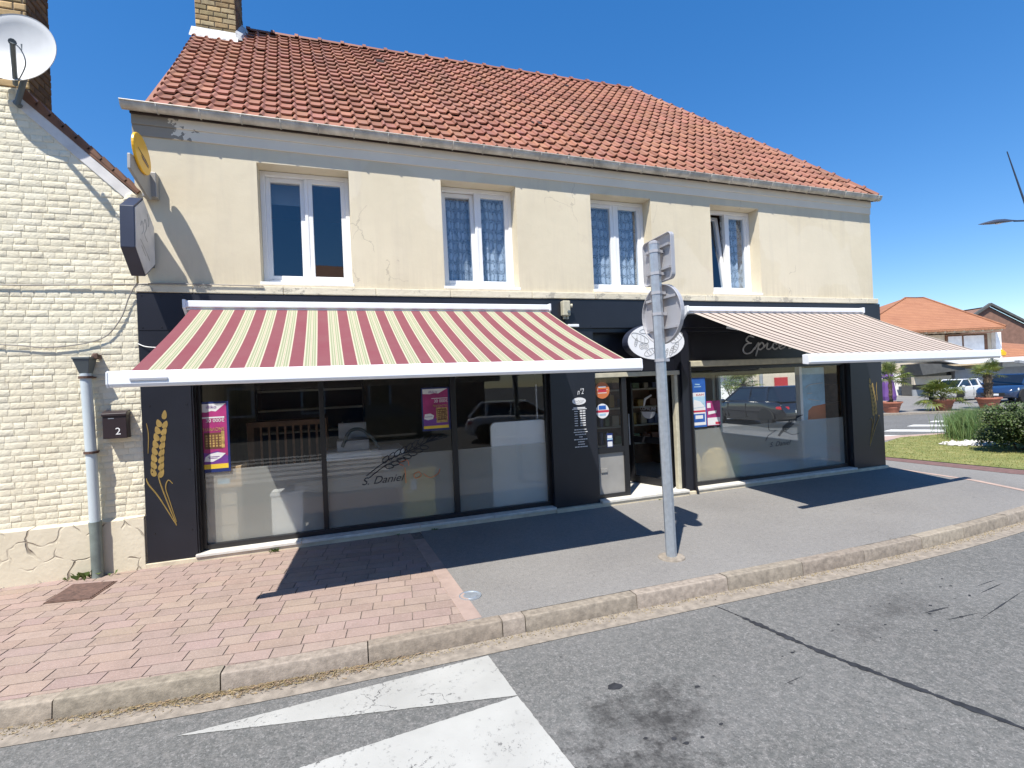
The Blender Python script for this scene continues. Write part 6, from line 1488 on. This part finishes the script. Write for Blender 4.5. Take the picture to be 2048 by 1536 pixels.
u4 = upp(38.0); X4 = lambda px: (px-2030)*u4; z4 = lambda py, px=2030: at_depth(px, py, 38.0).z-SQZ
b = MB(True); b.box(X4(1992), X4(2200), 0, 4, 0, z4(713)); b.build('wall', 'render_cream', h4)
b = MB(True); b.add([(X4(1990), -.4, z4(714)), (X4(2200), -.4, z4(714)), (X4(2200), 4, z4(690)), (X4(2003), 4, z4(668, 2003)), (X4(1990), 1, z4(690))], [(0, 1, 2, 3, 4)]); b.prism([(X4(1990), -.4, z4(714)), (X4(2200), -.4, z4(714)), (X4(2200), -.4, z4(716)), (X4(1990), -.4, z4(716))], (0, .2, 0)); b.build('roof', 'far_tile', h4)
# parasol, yellow sign
p = at_depth(1777, 798, 24.2); t = thing('closed_parasol', 'closed purple parasol standing before the white wall', 'parasol', (p.x, p.y, SQZ)); uu = upp(27.5)
b = MB(True); b.tube([(0, 0, 0), (0, 0, 1.9)], .03, 6); b.build('pole', 'wood_trim', t)
b = MB(True); b.lathe((0, 0, .25), [(.30, 0), (.33, .2), (.26, .8), (.2, 1.1), (.27, 1.15), (.16, 1.45), (.03, 1.62)], 10); b.build('canopy', 'purple', t)
p = at_depth(2001, 706, 29.6); t = thing('yellow_wall_sign', 'small yellow arrow shaped sign by the end of the right awning', 'sign', (p.x, p.y, p.z), None, -YAW); uu = upp(30.3)
b = MB(True); b.prism([(-12*uu, -.05, -4*uu), (-6*uu, -.05, 2*uu), (2*uu, -.05, 3*uu), (4*uu, -.05, 7*uu), (11*uu, -.05, 0), (9*uu, -.05, -6*uu), (0, -.05, -5*uu)], (0, .25, 0)); b.build('sign_face', 'yellow', t, bevel=.03)
b = MB(True); b.box(-.06, .06, .2, 2.6, -.06, .06); b.build('bracket', 'grey_slab', t)
# street lamp with leaning mast
def dpt(px, py, d=20): return at_depth(px, py, d)
top = dpt(2014, 303); low_ = dpt(2190, 812); low_.z = RZ
t = thing('street_lamp', 'dark leaning street lamp mast with flat lamp head at the right edge', 'street lamp', tuple(low_))
b = MB(); b.tube([low_, low_.lerp(top, .6), top], [.09, .055, .018], 10); b.build('mast', 'lamp_metal', t, smooth=40)
a0 = dpt(2066, 441); a1 = dpt(2028, 442); a2 = dpt(1957, 449)
b = MB(); b.tube([a0, a1], .035, 8); b.build('arm', 'lamp_metal', t)
dd = (a2-a1); b = MB(); n = 12; vs = []; fs = []
sd2 = dd.cross(Vector((0, 0, 1))).normalized()
for i, (s, w_, h) in enumerate(((-.08, .03, .02), (.1, .09, .06), (.3, .15, .12), (.55, .18, .13), (.8, .13, .07), (1.0, .02, .01))):
    c_ = a1+dd*s
    for k in range(n):
        a = 2*math.pi*k/n; z = math.sin(a); vs.append(c_+sd2*w_*math.cos(a)+Vector((0, 0, h*z if z > 0 else h*.18*z)))
for i in range(5):
    for k in range(n): fs.append((i*n+k, i*n+(k+1) % n, (i+1)*n+(k+1) % n, (i+1)*n+k))
fs += [tuple(range(n-1, -1, -1)), tuple(range(5*n, 6*n))]
b.add(vs, fs); b.build('lamp_head', 'lamp_metal', t, smooth=50)
c_ = a1+dd*.45; b = MB(); b.lathe(c_-Vector((0, 0, .05)), [(.10, 0), (.08, .03)], 12); b.build('lens', 'lamp_clear', t)
# white wall, garage and brick house seen through the shop
t, _ = frame_thing('white_yard_wall', 'white wall of a low building seen through the right shop window', 'wall', 1440, 800, 26.0)
u5 = upp(26.0); b = MB(True); b.box(-60*u5, 48*u5, 0, .3, 0, 1.9); b.box(-8*u5, 1.5*u5, -.04, -.001, .95, 1.35); b.build('wall', 'render_white', t)
b = MB(True); b.prism([(-60*u5, -.3, 1.9), (50*u5, -.3, 1.9), (50*u5, 1.5, 2.9), (-60*u5, 1.5, 2.9)], (0, 0, .08)); b.build('roof', 'far_tile', t)
t, _ = frame_thing('brick_garage', 'sandy brick garage with a red door seen through the shop', 'garage', 1540, 800, 25.0)
u6 = upp(25.0); b = MB(True); b.box(-32*u6, 70*u6, 0, 5, 0, 3.4); b.build('wall', 'render_cream', t)
b = MB(True); b.box(10*u6, 36*u6, -.06, -.001, 0, 1.62); b.build('garage_door', 'red_door', t)
b = MB(True); b.tube([(-18*u6, -.1, 0), (-18*u6, -.1, 3.3)], .09, 8); b.build('downpipe', 'grey_slab', t)

# ------------------------------------------------------------------ opposite side of the street, mirrored in the glass
oh = thing('terraced_house', 'dark brick house across the road reflected in the shop windows', 'house', (2, -19, RZ))
b = MB(); b.box(-14, 9, -27, -19, RZ, 5.6); b.build('wall', 'brown_brick_far', oh)
b = MB(); b.prism([(-14.3, -18.7, 5.6), (-14.3, -27.3, 5.6), (-14.3, -23, 9.0)], (23.6, 0, 0)); b.build('roof', 'far_tile', oh)
for k in range(7):
    for z in (.8, 3.5):
        x = -12.5+k*3.1; b = MB(); b.box(x, x+1.1, -18.999, -18.93, z, z+1.4); wf = b.build('window', 'white_slab', oh)
        b = MB(); b.box(x+.1, x+1.0, -18.929, -18.92, z+.1, z+1.3); b.build('pane', 'store_dark', wf)
car('parked_car', 'white car across the road reflected in the left shop window', 'car_white', (7.6, -9.5, RZ), .3, 4.1, 1.75, 1.5, .9)
car('parked_car', 'black car across the road reflected in the middle shop pane', 'car_black', (3.6, -13.5, RZ), 0, 4.3, 1.8, 1.5, .9)
